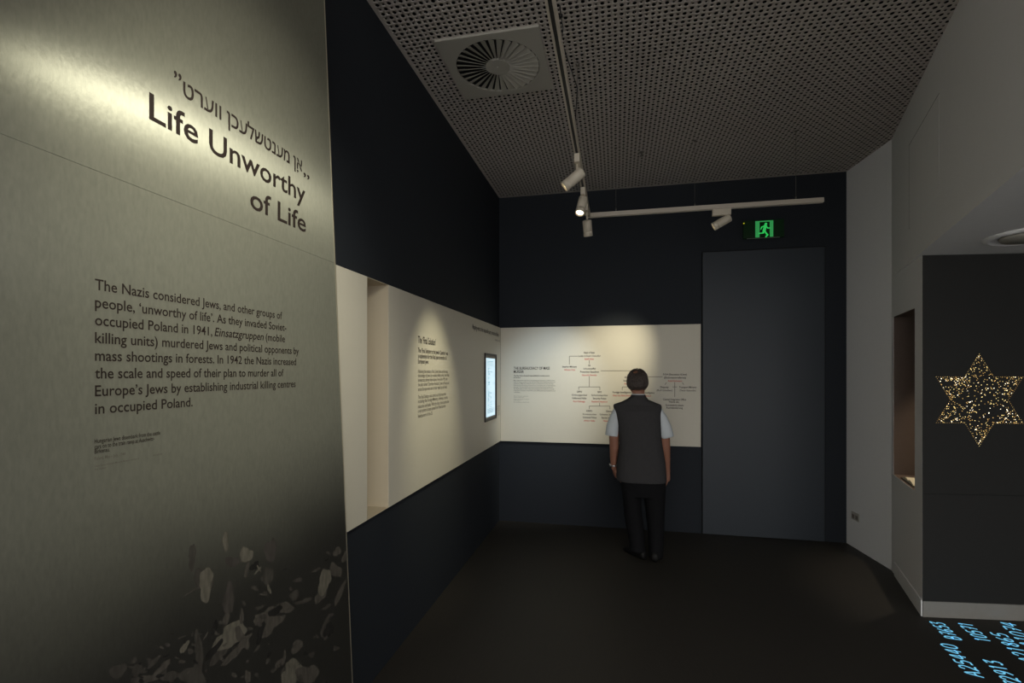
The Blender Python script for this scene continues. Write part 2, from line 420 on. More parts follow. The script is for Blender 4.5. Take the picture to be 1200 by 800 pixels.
def panel_material():
    m = bpy.data.materials.new('brushed_printed_metal'); m.use_nodes = True
    nt = m.node_tree; b = nt.nodes['Principled BSDF']; L = nt.links.new
    tc = nt.nodes.new('ShaderNodeTexCoord'); mp = nt.nodes.new('ShaderNodeMapping')
    mp.inputs['Scale'].default_value = (1, 1, 0.35); L(tc.outputs['Object'], mp.inputs['Vector'])
    n1 = nt.nodes.new('ShaderNodeTexNoise'); n1.inputs['Scale'].default_value = 130; n1.inputs['Detail'].default_value = 4
    L(mp.outputs[0], n1.inputs['Vector'])
    # the printed photograph with some light falloff painted in: dark at the foot, higher towards the right-hand edge, with a soft uneven top
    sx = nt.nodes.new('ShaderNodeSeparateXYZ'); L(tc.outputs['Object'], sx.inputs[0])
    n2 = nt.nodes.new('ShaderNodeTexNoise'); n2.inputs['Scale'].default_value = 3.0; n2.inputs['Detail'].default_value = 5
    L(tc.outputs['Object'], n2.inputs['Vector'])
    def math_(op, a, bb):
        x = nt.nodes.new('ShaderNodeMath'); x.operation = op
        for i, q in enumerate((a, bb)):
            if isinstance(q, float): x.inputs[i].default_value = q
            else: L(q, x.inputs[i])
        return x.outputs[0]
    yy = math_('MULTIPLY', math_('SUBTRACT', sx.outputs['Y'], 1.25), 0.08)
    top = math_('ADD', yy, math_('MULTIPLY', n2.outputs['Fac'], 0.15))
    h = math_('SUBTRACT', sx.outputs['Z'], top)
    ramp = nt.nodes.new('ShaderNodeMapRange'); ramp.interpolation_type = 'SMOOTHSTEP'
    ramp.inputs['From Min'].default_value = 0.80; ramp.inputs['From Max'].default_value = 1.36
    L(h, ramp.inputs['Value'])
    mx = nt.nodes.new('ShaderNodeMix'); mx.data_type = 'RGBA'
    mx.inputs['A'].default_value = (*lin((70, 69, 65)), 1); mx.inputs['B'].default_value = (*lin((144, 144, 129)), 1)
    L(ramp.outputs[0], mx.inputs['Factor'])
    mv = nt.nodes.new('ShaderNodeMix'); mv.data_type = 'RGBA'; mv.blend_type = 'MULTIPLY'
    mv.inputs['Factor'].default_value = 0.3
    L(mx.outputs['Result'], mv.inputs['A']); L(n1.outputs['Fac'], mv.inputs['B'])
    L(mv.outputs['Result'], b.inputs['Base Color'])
    b.inputs['Metallic'].default_value = 0.48
    b.inputs['Roughness'].default_value = 0.35
    b.inputs['Anisotropic'].default_value = 1.0
    tg = nt.nodes.new('ShaderNodeCombineXYZ'); tg.inputs[1].default_value = 1.0
    L(tg.outputs[0], b.inputs['Tangent'])
    bn = nt.nodes.new('ShaderNodeBump'); bn.inputs['Strength'].default_value = 0.20; bn.inputs['Distance'].default_value = 0.001
    L(n1.outputs['Fac'], bn.inputs['Height']); L(bn.outputs['Normal'], b.inputs['Normal'])
    return m
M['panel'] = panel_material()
YN = -0.75
def sheet(z0, z1):
    mb = MB()
    mb.prism([(XP, YN, z0), (XP, edge_y(z0) - 0.003, z0), (XP, edge_y(z1) - 0.003, z1), (XP, YN, z1)], (-0.028, 0, 0))
    return mb
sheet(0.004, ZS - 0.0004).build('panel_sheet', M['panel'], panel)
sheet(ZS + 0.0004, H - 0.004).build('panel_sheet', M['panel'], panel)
mb = MB()
z0, z1 = 0.004, H - 0.004
mb.prism([(XP + 0.001, edge_y(z0) - 0.003, z0), (XP + 0.001, edge_y(z0) + 0.0025, z0), (XP + 0.001, edge_y(z1) + 0.0025, z1), (XP + 0.001, edge_y(z1) - 0.003, z1)], (-0.03, 0, 0))
o = mb.build('edge_trim', M['trim_alu'], panel); o['label'] = 'bright aluminium edge strip'
mb = MB()
mb.prism([(XP - 0.029, YN, z0), (XP - 0.029, edge_y(z0) - 0.06, z0), (XP - 0.029, edge_y(z1) - 0.06, z1), (XP - 0.029, YN, z1)], (XL - XP + 0.029, 0, 0))
mb.build('backing_frame', M['black'], panel)

# English and Yiddish title
mb = MB()
FP.write(mb, 'Life Unworthy', 174.7, 138.7, 357.6, 0.096, 0.011)
FP.write(mb, 'of Life', 293.0, 243.0, 358.3, 0.096, 0.011)
mb.build('title_lettering', M['ink'], panel)
mb = MB()
heb = '\u05d8\u05e8\u05e2\u05d5\u05d5 \u05df\u05db\u05e2\u05dc\u05e9\u05d8\u05e0\u05e2\u05de \u05df\u05b8\u05d0'
FP.write(mb, heb, 214.5, 112.0, 354.0, 0.066, 0.012)
FP.write(mb, "\u201d", 203.5, 103.5, 212.5, 0.07, 0.014)
FP.write(mb, "\u201e", 355.5, 204.5, 362.5, 0.066, 0.010)
o = mb.build('yiddish_lettering', M['ink'], panel); o['label'] = 'Hebrew letters above the English title'
# paragraph
mb = MB()
LB = [339.0, 361.3, 382.0, 402.5, 422.7, 443.0, 464.0, 485.0]
pa, pb = pick_p(111, 339.0).z, pick_p(111, 485.0).z
def base_py(z, px): # image row of height z on the panel above column px
    d = ray(px, HOR); t = XP / d.x
    return HOR - (z - EYE) * F / t
lines = [("The Nazis considered Jews, and other groups of", 330.3), ("people, \u2018unworthy of life\u2019. As they invaded Soviet-", 335.3), None,
         ("killing units) murdered Jews and political opponents by", 350.0), ("mass shootings in forests. In 1942 the Nazis increased", 346.8),
         ("the scale and speed of their plan to murder all of", 332.0), ("Europe\u2019s Jews by establishing industrial killing centres", 346.2), ("in occupied Poland.", 225.5)]
SZ = 0.0355
for i, ln in enumerate(lines):
    z = pa + (pb - pa) * i / 7
    if ln:
        FP.write(mb, ln[0], 111, base_py(z, 111), ln[1], SZ, 0.010)
    else:
        FP.write(mb, 'occupied Poland in 1941,', 111, base_py(z, 111), 248.5, SZ, 0.010)
        FP.write(mb, 'Einsatzgruppen', 251.2, base_py(z, 251.2), 308.2, SZ, 0.010, shear=0.2)
        FP.write(mb, '(mobile', 311.2, base_py(z, 311.2), 333.6, SZ, 0.010)
mb.build('paragraph_lettering', M['ink'], panel)
# picture credit
mb = MB()
zc = [pick_p(110.5, y).z for y in (519.5, 526.0, 531.5, 539.3, 547.3, 551.2)]
for (s_, x1, k, sz) in (('Hungarian Jews disembark from the cattle', 187.5, 0, 0.0145), ('cars on to the train ramp at Auschwitz-', 180.5, 1, 0.0145), ('Birkenau.', 128.3, 2, 0.0145),
                        ('Poland, May \u2013 July, 1944', 146.5, 3, 0.011), ('United States Holocaust Memorial Museum, courtesy of', 162.5, 4, 0.006), ('Yad Vashem', 124, 5, 0.006)):
    FP.write(mb, s_, 110.5, base_py(zc[k], 110.5), x1, sz, 0.006, 0 if k < 3 else 1)
FP.write(mb, 'FA268/46', 179, base_py(zc[4] + 0.0, 179) - 0.3, 190, 0.006, 0.006, 1)
mb.build('caption_lettering', [M['ink'], M['ink_grey']], panel)
# the printed crowd: headscarves, bundles and coats fading into the dark foot of the panel
cm = [mat('print_%s' % n, c, 0.6, var=0.65, scale=55, stretch=(1, 1.6, 0.45), spec=0.2) for n, c in (('pale', (98, 94, 84)), ('mid', (76, 72, 66)), ('dim', (66, 63, 58)), ('dark', (40, 39, 37)), ('brown', (68, 64, 60)))]
mb = MB()
def blob(cx, cy, rx, ry, rot=0, mi=0, seed=0, n=28, k=1, rag=0.14):
    rr = random.Random(seed); ph = rr.random() * 6; pts = []
    for i in range(n):
        a = 2 * math.pi * i / n; q = 1 + rag * math.sin(2 * a + ph) + rag * 0.5 * math.sin(3 * a + 2 * ph) + rag * 0.3 * math.sin(7 * a + 5 * ph)
        x, y = rx * q * math.cos(a), ry * q * math.sin(a)
        c, s = math.cos(R(rot)), math.sin(R(rot))
        pts.append((cx + x * c - y * s, cy + x * s + y * c))
    FP.quad(mb, pts[::-1], mi, 0.0004 * k)
B = [  # cx, cy, rx, ry, rot, tone, layer
    (241, 684, 9, 17, 8, 0, 2), (238, 680, 10, 14, 0, 2, 1), (264, 634, 4, 10, 5, 0, 2), (288, 650, 6.5, 10.5, 25, 0, 2), (272, 658, 7, 7, 0, 4, 1), (289, 667, 2.5, 8, 8, 1, 2),
    (225, 652, 5, 13, 5, 2, 1), (317, 645, 6, 16, 0, 4, 1), (314, 675, 5, 13, 10, 2, 1), (268, 702, 6, 20, -4, 4, 1), (298, 663, 4, 6, 30, 3, 2),
    (270, 745, 20, 13, -25, 0, 2), (262, 757, 22, 8, -48, 2, 1), (277, 762, 21, 5, -48, 1, 3), (250, 762, 14, 4, -55, 3, 3), (283, 747, 6, 13, -20, 1, 2), (265, 725, 3, 8, 5, 1, 2), (283, 722, 2.5, 9, -5, 1, 2),
    (310, 722, 13, 7, -45, 1, 1), (314, 734, 16, 6, -50, 1, 2), (305, 741, 4, 12, 20, 3, 3), (322, 716, 8, 5, -40, 3, 3), (326, 727, 10, 4, -55, 1, 2), (334, 712, 10, 6, -30, 1, 1), (345, 697, 8, 4, -40, 2, 2), (356, 704, 9, 3, -15, 2, 2),
    (380, 681, 8, 13, 12, 0, 2), (376, 697, 6, 9, 20, 1, 1), (393, 668, 6, 9, 0, 1, 2), (395, 646, 4.5, 5, 0, 1, 2), (404, 652, 3, 7, 10, 1, 2), (398, 695, 3, 16, 28, 1, 2), (381, 735, 4, 14, 22, 2, 2), (385, 738, 6, 8, 0, 3, 3),
    (348, 757, 8, 6, -30, 1, 2), (342, 788, 13, 14, -10, 0, 2), (360, 790, 11, 13, 8, 1, 2), (328, 776, 9, 3, -35, 1, 2), (333, 770, 2, 8, 5, 1, 2), (290, 793, 3, 10, 6, 1, 2),
    (216, 758, 3, 9, 25, 0, 2), (190, 782, 12, 4, -40, 1, 2), (180, 775, 12, 2.5, -40, 2, 2), (170, 796, 16, 5, -20, 1, 1), (138, 786, 7, 12, 30, 2, 2), (160, 785, 4, 10, 25, 2, 2), (225, 792, 18, 9, -10, 2, 1), (198, 792, 9, 7, 0, 2, 2), (233, 762, 5, 22, -10, 2, 1),
    (222, 694, 9, 1.2, -35, 1, 2), (302, 668, 6, 1.0, -45, 0, 3), (303, 666, 4, 1.0, 60, 0, 3), (315, 690, 2, 5, -10, 0, 3), (251, 735, 3, 8, 10, 3, 3), (370, 668, 8, 1.5, -30, 2, 2)]
rr = random.Random(21)
for i in range(90):      # small folds, hands and bundles between the larger shapes
    t = rr.random(); cx = 150 + 255 * t; top_ = 800 - 165 * t
    cy = rr.uniform(top_ - 25, 805)
    B.append((cx, cy, rr.uniform(1.2, 5), rr.uniform(0.8, 3.2), rr.uniform(-70, 30), rr.choice((1, 2, 2, 2, 4, 3)), rr.choice((1, 2, 3))))
for i, (cx, cy, rx, ry, rot, tone, k) in enumerate(B): blob(cx, cy, rx, ry, rot, tone, i, k=k + i * 0.006, rag=0.24)
o = mb.build('crowd_print', cm, panel); o['label'] = 'faded printed photograph of a crowd with headscarves and bundles'

# ================================================================== LEFT GRAPHIC BAND with niche
XBD = XL + 0.02
def pick_l(px, py): return on_x(px, py, XBD)
FL = Face((0, 1, 0), (1, 0, 0), pick_l)
BZ0, BZ1 = 0.888, 2.142
yn0, yn1 = pick_l(430.3, 440).y, pick_l(455.4, 440).y
band = thing('graphic_band', 'long white text board along the navy wall, interrupted by a recessed slot', 'wall panel', (XBD, 3.5, BZ0))
mb = MB(); mb.box((XL + 0.0005, 2.01, BZ0), (XBD, yn0, BZ1)); mb.build('board', M['board'], band, bevel=0.0015)
mb = MB(); mb.box((XL + 0.0005, yn1, BZ0), (XBD, YB - 0.02, BZ1)); mb.build('board', M['board'], band, bevel=0.0015)
# slot: the wall is cut visually by a lined box standing proud of nothing, so the left wall gets a real opening
wl = bpy.data.objects['wall_left']
cut = MB(); cut.box((XL - 0.19, yn0, BZ0), (XL + 0.1, yn1, BZ1))
mb = MB()
mb.box((XL - 0.2, -0.8, -0.02), (XL, yn0, H + 0.1)); mb.box((XL - 0.2, yn1, -0.02), (XL, YB + 0.2, H + 0.1))
mb.box((XL - 0.2, yn0, -0.02), (XL, yn1, BZ0)); mb.box((XL - 0.2, yn0, BZ1), (XL, yn1, H + 0.1))
bpy.data.objects.remove(wl)
struct(mb.build('wall_left', M['navy_wall']))
mb = MB()
e = 0.003
mb.box((XL - 0.2, yn1 - e, BZ0), (XBD - 0.001, yn1, BZ1)); mb.box((XL - 0.2, yn0, BZ0), (XBD - 0.001, yn0 + e, BZ1))
mb.box((XL - 0.2, yn0 + e, BZ0), (XL - 0.19, yn1 - e, BZ1))
mb.box((XL - 0.19, yn0 + e, BZ0), (XBD - 0.001, yn1 - e, BZ0 + e)); mb.box((XL - 0.19, yn0 + e, BZ1 - e), (XBD - 0.001, yn1 - e, BZ1))
struct(mb.build('trim_4', M['reveal']))
# joint in the board and lettering
def rowl(px0, py0, px):   # same height on the band at another column
    z = pick_l(px0, py0).z; d = ray(px, HOR); return HOR - (z - EYE) * F / (XBD / d.x)
mb = MB()
FL.write(mb, "The \u2018Final Solution\u2019", 489.8, 401.6, 510.7, 0.066, 0.014)
for s_, y, x1 in (("The \u2018Final Solution to the Jewish Question\u2019 was", 412.6, 524.8), ("a euphemism for the Nazi plan to murder all", 419.2, 523.0), ("European Jews.", 425.6, 502.2)):
    FL.write(mb, s_, 489.8, y, x1, 0.043, 0.012)
mb.build('heading_lettering', M['ink'], band)
mb = MB()
for s_, y, x1 in (("Following the invasion of the Soviet Union and the mass", 436.9, 524.6), ("shootings of Jews by mobile killing units, the Nazi", 441.9, 526.2), ("bureaucracy planned deportations. From early 1942, with", 447.1, 524.2),
                  ("the plan named \u2018Operation Reinhard\u2019, Jews in Poland and", 452.5, 526.0), ("across Europe were sent to their deaths by the Reich.", 458.0, 524.0),
                  ("The Final Solution was carried out by bureaucrats", 467.3, 522.4), ("including the Foreign Ministry, railways, courts,", 472.3, 524.6), ("industries and banks. With the help of local authorities", 478.3, 526.0),
                  ("a vast system of camps spread from Poland and the", 483.5, 522.0), ("headquarters of the SS.", 489.5, 506.8)):
    FL.write(mb, s_, 489.8, y, x1, 0.034, 0.004)
mb.build('body_lettering', M['ink_grey'], band)
mb = MB()
FL.write(mb, "Mapping went to the responsible party, ministries officials", 553.6, 385.0, 584.2, 0.062, 0.014)
FL.write(mb, "Reich Ministry 1942", 580.2, 399.2, 585.8, 0.03, 0.0, 1)
for y in (477, 479.5, 482, 484.5, 487): FL.write(mb, "Reich Security Main Office", 582.6, y, 585.4, 0.022, 0.0, 1)
mb.build('quote_lettering', [M['ink'], M['ink_grey']], band)

# backlit document in the band
def pz(px, py): return pick_l(px, py)
a, b = pz(567.5, 413.4), pz(580.7, 490)
y0, y1, za, zb = a.y, b.y, pz(567.5, 494.7).z, a.z
scr = thing('document_lightbox', 'narrow upright backlit document in a dark frame at the corner end of the white band', 'screen', (XBD, (y0 + y1) / 2, za))
mb = MB(); fw = 0.022
mb.box((XBD + 0.0006, y0, za), (XBD + 0.014, y0 + fw * 0.8, zb)); mb.box((XBD + 0.0006, y1 - fw * 0.8, za), (XBD + 0.014, y1, zb))
mb.box((XBD + 0.0006, y0 + fw * 0.8, za), (XBD + 0.014, y1 - fw * 0.8, za + fw)); mb.box((XBD + 0.0006, y0 + fw * 0.8, zb - fw), (XBD + 0.014, y1 - fw * 0.8, zb))
mb.build('frame', M['frame_dark'], scr)
mb = MB(); mb.box((XBD + 0.0006, y0 + fw * 0.8, za + fw), (XBD + 0.003, y1 - fw * 0.8, zb - fw)); mb.build('mount', M['mat_grey'], scr)
i0, i1 = pz(568.9, 420), pz(579.5, 485.5)
sz0, sz1 = pz(569, 489.2).z, pz(569, 419.2).z
mb = MB(); mb.box((XBD + 0.003, i0.y, sz0), (XBD + 0.005, i1.y, sz1)); o = mb.build('screen', M['screen'], scr); o['label'] = 'glowing pale blue page'
mb = MB(); rr = random.Random(3); W = i1.y - i0.y; HH = sz1 - sz0
def dash(ya, yb, z, t=0.004): mb.add([(XBD + 0.0056, i0.y + W * ya, z - t), (XBD + 0.0056, i0.y + W * yb, z - t), (XBD + 0.0056, i0.y + W * yb, z), (XBD + 0.0056, i0.y + W * ya, z)], [(0, 1, 2, 3)])
for zf in (0.95, 0.925, 0.895): dash(0.12, 0.85 - rr.random() * 0.2, sz0 + HH * zf)
dash(0.05, 0.95, sz0 + HH * 0.865, 0.002)
for k in range(44):
    zf = 0.83 - k * 0.0155
    if rr.random() < 0.8: dash(0.2, 0.24 + rr.random() * 0.22, sz0 + HH * zf)
    if rr.random() < 0.35: dash(0.45, 0.5 + rr.random() * 0.25, sz0 + HH * zf)
    if rr.random() < 0.25: dash(0.85, 0.93, sz0 + HH * zf)
for k in range(4): dash(0.15, 0.8 + rr.random() * 0.1, sz0 + HH * (0.135 - 0.022 * k))
mb.build('document_lines', M['screen_ink'], scr)

# ================================================================== BACK CHART BOARD
YBD = YB - 0.02
def pick_b(px, py): return on_y(px, py, YBD)
FB = Face((1, 0, 0), (0, -1, 0), pick_b)
cx1 = pick_b(822, 450).x
chart = thing('chart_board', 'wide white organisation chart board on the back wall beside the slate door', 'wall panel', ((XBD + cx1) / 2, YBD, BZ0))
mb = MB(); mb.box((XBD + 0.001, YBD, BZ0), (cx1 - 0.006, YB - 0.0005, BZ1)); mb.build('board', M['board'], chart, bevel=0.0015)
mb = MB()
FB.write(mb, 'THE BUREAUCRACY OF MASS', 602.0, 432.9, 644.2, 0.043, 0.014)
FB.write(mb, 'MURDER', 602.0, 436.9, 613.8, 0.043, 0.014)
FB.write(mb, 'The Nazi State allocated responsibility for murder across', 602.0, 440.8, 643.8, 0.022, 0.012)
FB.write(mb, 'its bureaux.', 602.0, 442.9, 610.0, 0.022, 0.012)
mb.build('heading_lettering', M['ink'], chart)
mb = MB()
T = ['Many departments took part in the planning, and thousands of officials, from', 'clerks to railway workers, carried out the orders of the leadership. By the end', 'of January 1942, the ministries were co-ordinated by the Security',
     'Police and the SS, making the bureaucracy of the state into an instrument for', 'genocide. The chart shows the lines of command and responsibility for', 'the deportations, and the offices and individuals who directed the murder',
     'of the Jews of Europe. In each office, desk officers planned deportations and', 'confiscation.']
for k, s_ in enumerate(T):
    FB.write(mb, s_, 602.0, 446.1 + 1.98 * k, (650.0, 650.4, 648.5, 651.0, 648.0, 649.6, 650.6, 609.8)[k], 0.0175, 0.004)
for k, (s_, y, x1) in enumerate((('Adapted from the organisation', 464.3, 619.2), ('charts of the Reich', 465.7, 614.2), ('Sources: state archives and records', 467.9, 620.0), ('of the tribunal', 469.2, 609.8), ('Not all offices are shown here', 471.4, 620.0))):
    FB.write(mb, s_, 602.0, y, x1, 0.012, 0.0)
mb.build('body_lettering', M['ink_grey'], chart)
kx, ky = 1 / 6.6667, 1 / 6.6667
def cpx(x, y): return 650 + x * kx, 395 + y * ky
bl, rd = MB(), MB()
E_ = [('Head of State', 270, 119, 85, 1), ('Leader & Reich Chancellor', 272, 145, 175, 0), ('Adolf Hitler', 270, 169, 75, 2),
      ('Interior Ministry', 117, 229, 112, 1), ('Wilhelm Frick', 117, 253, 86, 2), ('SS', 271, 219, 17, 1), ('Schutzstaffel', 272, 244, 94, 0), ('Protection Squadron', 272, 269, 145, 1), ('Heinrich Himmler', 272, 294, 116, 2),
      ('ORPO', 193, 424, 40, 1), ('Ordnungspolizei', 193, 449, 118, 0), ('Uniformed Police', 193, 474, 112, 1), ('Kurt Daluege', 191, 499, 90, 2),
      ('SIPO', 351, 427, 32, 1), ('Sicherheitspolizei', 351, 451, 126, 0), ('Security Police', 351, 476, 104, 1), ('Reinhard Heydrich', 351, 501, 122, 2),
      ('KRIPO', 271, 574, 45, 1), ('Kriminalpolizei', 273, 599, 106, 0), ('Criminal Police', 273, 624, 106, 1), ('Arthur Nebe', 272, 649, 86, 2),
      ('Gestapo', 432, 576, 62, 1), ('Geheime Staatspolizei', 432, 601, 160, 0), ('Secret State Police', 432, 627, 132, 1), ('Heinrich M\u00fcller', 432, 651, 104, 2),
      ('RSHA', 568, 312, 42, 1), ('Reich Security Main Office', 620, 338, 164, 1), ('Reinhard Heydrich', 620, 362, 150, 2),
      ('Foreign Intelligence', 526, 428, 146, 1), ('Otto von Bolschwing', 526, 453, 146, 2), ('Domestic Intelligence', 708, 431, 140, 1), ('Otto Ohlendorf', 704, 456, 100, 2),
      ('IV B 4 (Evacuations & Jews)', 940, 289, 186, 1), ('(Eichmannreferat)', 940, 314, 170, 1), ('Adolf Eichmann', 940, 340, 112, 2),
      ('Deputy', 858, 388, 66, 1), ('(Rolf G\u00fcnther)', 858, 413, 122, 0), ('Transport Ministry', 1040, 389, 136, 1), ('(Theodor Ganzenm\u00fcller)', 1040, 414, 126, 0),
      ('Central Emigration Office', 937, 484, 180, 1), ('Vienna etc.', 932, 503, 82, 1), ('Zentralstelle f\u00fcr j\u00fcdische', 937, 529, 142, 1), ('Auswanderung', 935, 549, 130, 1)]
for s_, x, y, wd, kind in E_:
    px, py = cpx(x, y + 8)
    FB.centre(rd if kind == 2 else bl, s_, px, py, wd * kx, 0.027, 0.016 if kind == 1 else 0.006)
bl.build('chart_lettering', M['ink'], chart)
o = rd.build('name_lettering', M['ink_red'], chart); o['label'] = 'red lettering'
mb = MB()
for seg in (((180, 148), (115, 148), (115, 213)), ((270, 180), (270, 208)), ((270, 304), (270, 388)), ((188, 410), (188, 388), (353, 388), (353, 412)), ((360, 262), (620, 262), (620, 300)), ((735, 309), (843, 309)), ((700, 309), (735, 309)),
            ((528, 412), (528, 388), (708, 388), (708, 414)), ((620, 372), (620, 388)), ((351, 512), (351, 538)), ((270, 560), (270, 538), (432, 538), (432, 562)), ((872, 354), (862, 371)), ((998, 354), (1008, 371)), ((938, 352), (938, 466)), ((922, 388), (956, 388))):
    FB.stroke(mb, [cpx(*p) for p in seg], 0.005)
mb.build('chart_lines', M['ink_grey'], chart)

lift_n = [0]
# ================================================================== LIGHTING TRACKS AND SPOTS
XT, YT, ZT = -0.236, 4.32, 3.0
tw, th_ = 0.036, 0.036
def wire_mb(p, q): 
    mb = MB(); mb.tube([p, q], 0.0016, n=6); mb.lathe([(0.012, 0), (0.012, 0.006), (0.005, 0.014)], Vector(q), (0, 0, -1), n=12); mb.lathe([(0.006, 0), (0.006, 0.02), (0.002, 0.035)], Vector(p), (0, 0, 1), n=10); return mb
def track(name, label, rail, slot, caps, wires, loc):
    t = thing(name, label, 'light track', loc, 'suspended lighting tracks')
    mb = MB(); mb.box(*rail[0]); mb.box(*rail[1]); mb.box(*rail[2]); mb.build('rail', M['rail_white'], t)
    mb = MB(); mb.box(*slot); o = mb.build('slot', M['slot'], t); o['label'] = 'black conductor slot'
    for c in caps: mb = MB(); mb.box(*c); mb.build('end_cap', M['rail_white'], t, bevel=0.002)
    for p, q in wires: wire_mb(p, q).build('suspension_wire', M['wire'], t)
    return t
h2 = tw / 2
trk = track('lighting_track', 'white track running the length of the room, away from the viewer under the ceiling',
      [((XT - h2, -1.2, ZT), (XT - 0.008, YT - h2, ZT + th_)), ((XT + 0.008, -1.2, ZT), (XT + h2, YT - h2, ZT + th_)), ((XT - 0.008, -1.2, ZT + 0.02), (XT + 0.008, YT - h2, ZT + th_))],
      ((XT - 0.008, -1.2, ZT + 0.006), (XT + 0.008, YT - h2, ZT + 0.0199)), [((XT - h2, -1.22, ZT), (XT + h2, -1.2, ZT + th_))],
      [((XT, 3.095, ZT + th_), (XT, 3.095, H)), ((XT, 4.12, ZT + th_), (XT, 4.12, H)), ((XT, 1.7, ZT + th_), (XT, 1.7, H))], (XT, 1.5, ZT))
xe = 1.602
track('lighting_track', 'white track crossing in front of the back wall above the slate door',
      [((XT - h2, YT - h2, ZT), (xe, YT - 0.008, ZT + th_)), ((XT - h2, YT + 0.008, ZT), (xe, YT + h2, ZT + th_)), ((XT - h2, YT - 0.008, ZT + 0.02), (xe, YT + 0.008, ZT + th_))],
      ((XT - h2, YT - 0.008, ZT + 0.006), (xe, YT + 0.008, ZT + 0.0199)), [((xe, YT - h2, ZT), (xe + 0.012, YT + h2, ZT + th_))],
      [((x, YT, ZT + th_), (x, YT, H)) for x in (0.0, 0.645, 1.415)], (0.6, YT, ZT))
# feed cord hanging beside the long track
mb = MB()
pc = on_z(656, 6, H)
mb.tube([pc, pc + Vector((0.004, 0.01, -0.05)), pc + Vector((0.014, 0.03, -0.10)), pc + Vector((0.004, 0.05, -0.16)), Vector((XT + 0.03, pc.y + 0.1, 3.2)), Vector((XT + 0.016, pc.y + 0.14, ZT + th_))], 0.003, n=8)
mb.ball(pc + Vector((0.004, 0.01, -0.05)), 0.011)
o = mb.build('feed_cord', M['slot'], trk); o['label'] = 'dark knotted feed cord'
mb = MB(); pc = on_z(752, 178, H)
mb.lathe([(0.022, 0), (0.022, 0.004), (0.010, 0.012), (0.008, 0.03), (0.016, 0.034), (0.016, 0.037)], pc, (0, 0, -1), n=16)
tag(mb.build('sprinkler_head', M['wire']), 'tiny dark sprinkler head in the perforated ceiling', 'sprinkler')

def spot(track_pt, along, pivot, aim, label, power, colour, cone, blend, target=None, lens_lit=True, size=(0.034, 0.145), off=(0, 0, 0), grip=0.28, light_r=0.02, group='track spotlights'):
    """lamp head: adapter on the rail, short stem, cylindrical housing pointing along aim"""
    tp = Vector(track_pt); pv = Vector(pivot); ax = (Vector(aim)).normalized()
    t = thing('track_spotlight', label, 'spotlight', tp, group)
    al = Vector(along)
    mb = MB(); hx = 0.072 if al.x else 0.017; hy = 0.072 if al.y else 0.017
    mb.box((tp.x - hx, tp.y - hy, tp.z - 0.054), (tp.x + hx, tp.y + hy, tp.z - 0.0003)); mb.build('adapter', M['lamp_white'], t, bevel=0.003)
    mb = MB(); mb.tube([Vector((pv.x, pv.y, tp.z - 0.05)), pv + Vector((0, 0, 0.002))], 0.008, n=12); mb.ball(pv, 0.016); mb.build('stem', M['lamp_white'], t)
    r, L = size
    base = pv - ax * (L * grip) + Vector(off)
    mb = MB()
    mb.lathe([(r * 0.55, -0.004), (r * 0.92, 0.0), (r, 0.006), (r, L * 0.70), (r * 0.965, L * 0.705), (r * 0.965, L * 0.725), (r, L * 0.73), (r, L), (r * 0.88, L), (r * 0.80, L - 0.012), (r * 0.2, L - 0.020)], base, ax, n=28)
    mb.build('housing', M['lamp_white'], t)
    mb = MB(); mb.lathe([(r * 0.78, 0), (r * 0.78, 0.002), (r * 0.3, 0.004)], base + ax * (L - 0.0125), ax, n=24)
    o = mb.build('lens', M['lens_on'], t); o['label'] = 'glowing lens'
    ld = bpy.data.lights.new('spot_lamp', 'SPOT'); lo = bpy.data.objects.new('spot_lamp', ld); COL.objects.link(lo)
    ld.energy = power; ld.color = colour; ld.spot_size = R(cone); ld.spot_blend = blend; ld.shadow_soft_size = light_r
    p = base + ax * (L + 0.004); d = (Vector(target) - p) if target is not None else ax
    lo.rotation_euler = d.to_track_quat('-Z', 'Y').to_euler(); lo.location = p - tp; lo.parent = t
    return t
up = (0, 1, 0)
# two unseen heads on an added track out of view light the intro panel
XQ, ZQ = 0.06, 2.915
track('lighting_track', 'short added white track, unseen above the viewer, parallel to the long one',
      [((XQ - h2, -1.2, ZQ), (XQ - 0.008, 1.54, ZQ + th_)), ((XQ + 0.008, -1.2, ZQ), (XQ + h2, 1.54, ZQ + th_)), ((XQ - 0.008, -1.2, ZQ + 0.02), (XQ + 0.008, 1.54, ZQ + th_))],
      ((XQ - 0.008, -1.2, ZQ + 0.006), (XQ + 0.008, 1.54, ZQ + 0.0199)), [((XQ - h2, 1.54, ZQ), (XQ + h2, 1.552, ZQ + th_))], [((XQ, 0.9, ZQ + th_), (XQ, 0.9, H))], (XQ, 0.5, ZQ))
A1 = Vector((XQ, 0.98, ZQ)); T1 = Vector((XP, 1.45, 2.20))
spot(A1, up, A1 + Vector((-0.01, 0, -0.075)), T1 - A1, 'unseen white track spotlight nearest the viewer aimed at the silver panel title', *SPOT_PANEL, target=T1)
A2 = Vector((XQ, 0.55, ZQ)); T2 = Vector((XP, 1.40, 1.80))
spot(A2, up, A2 + Vector((-0.01, 0, -0.075)), T2 - A2, 'unseen white track spotlight above the viewer aimed at the silver panel paragraph', *SPOT_PANEL_LOW, target=T2)
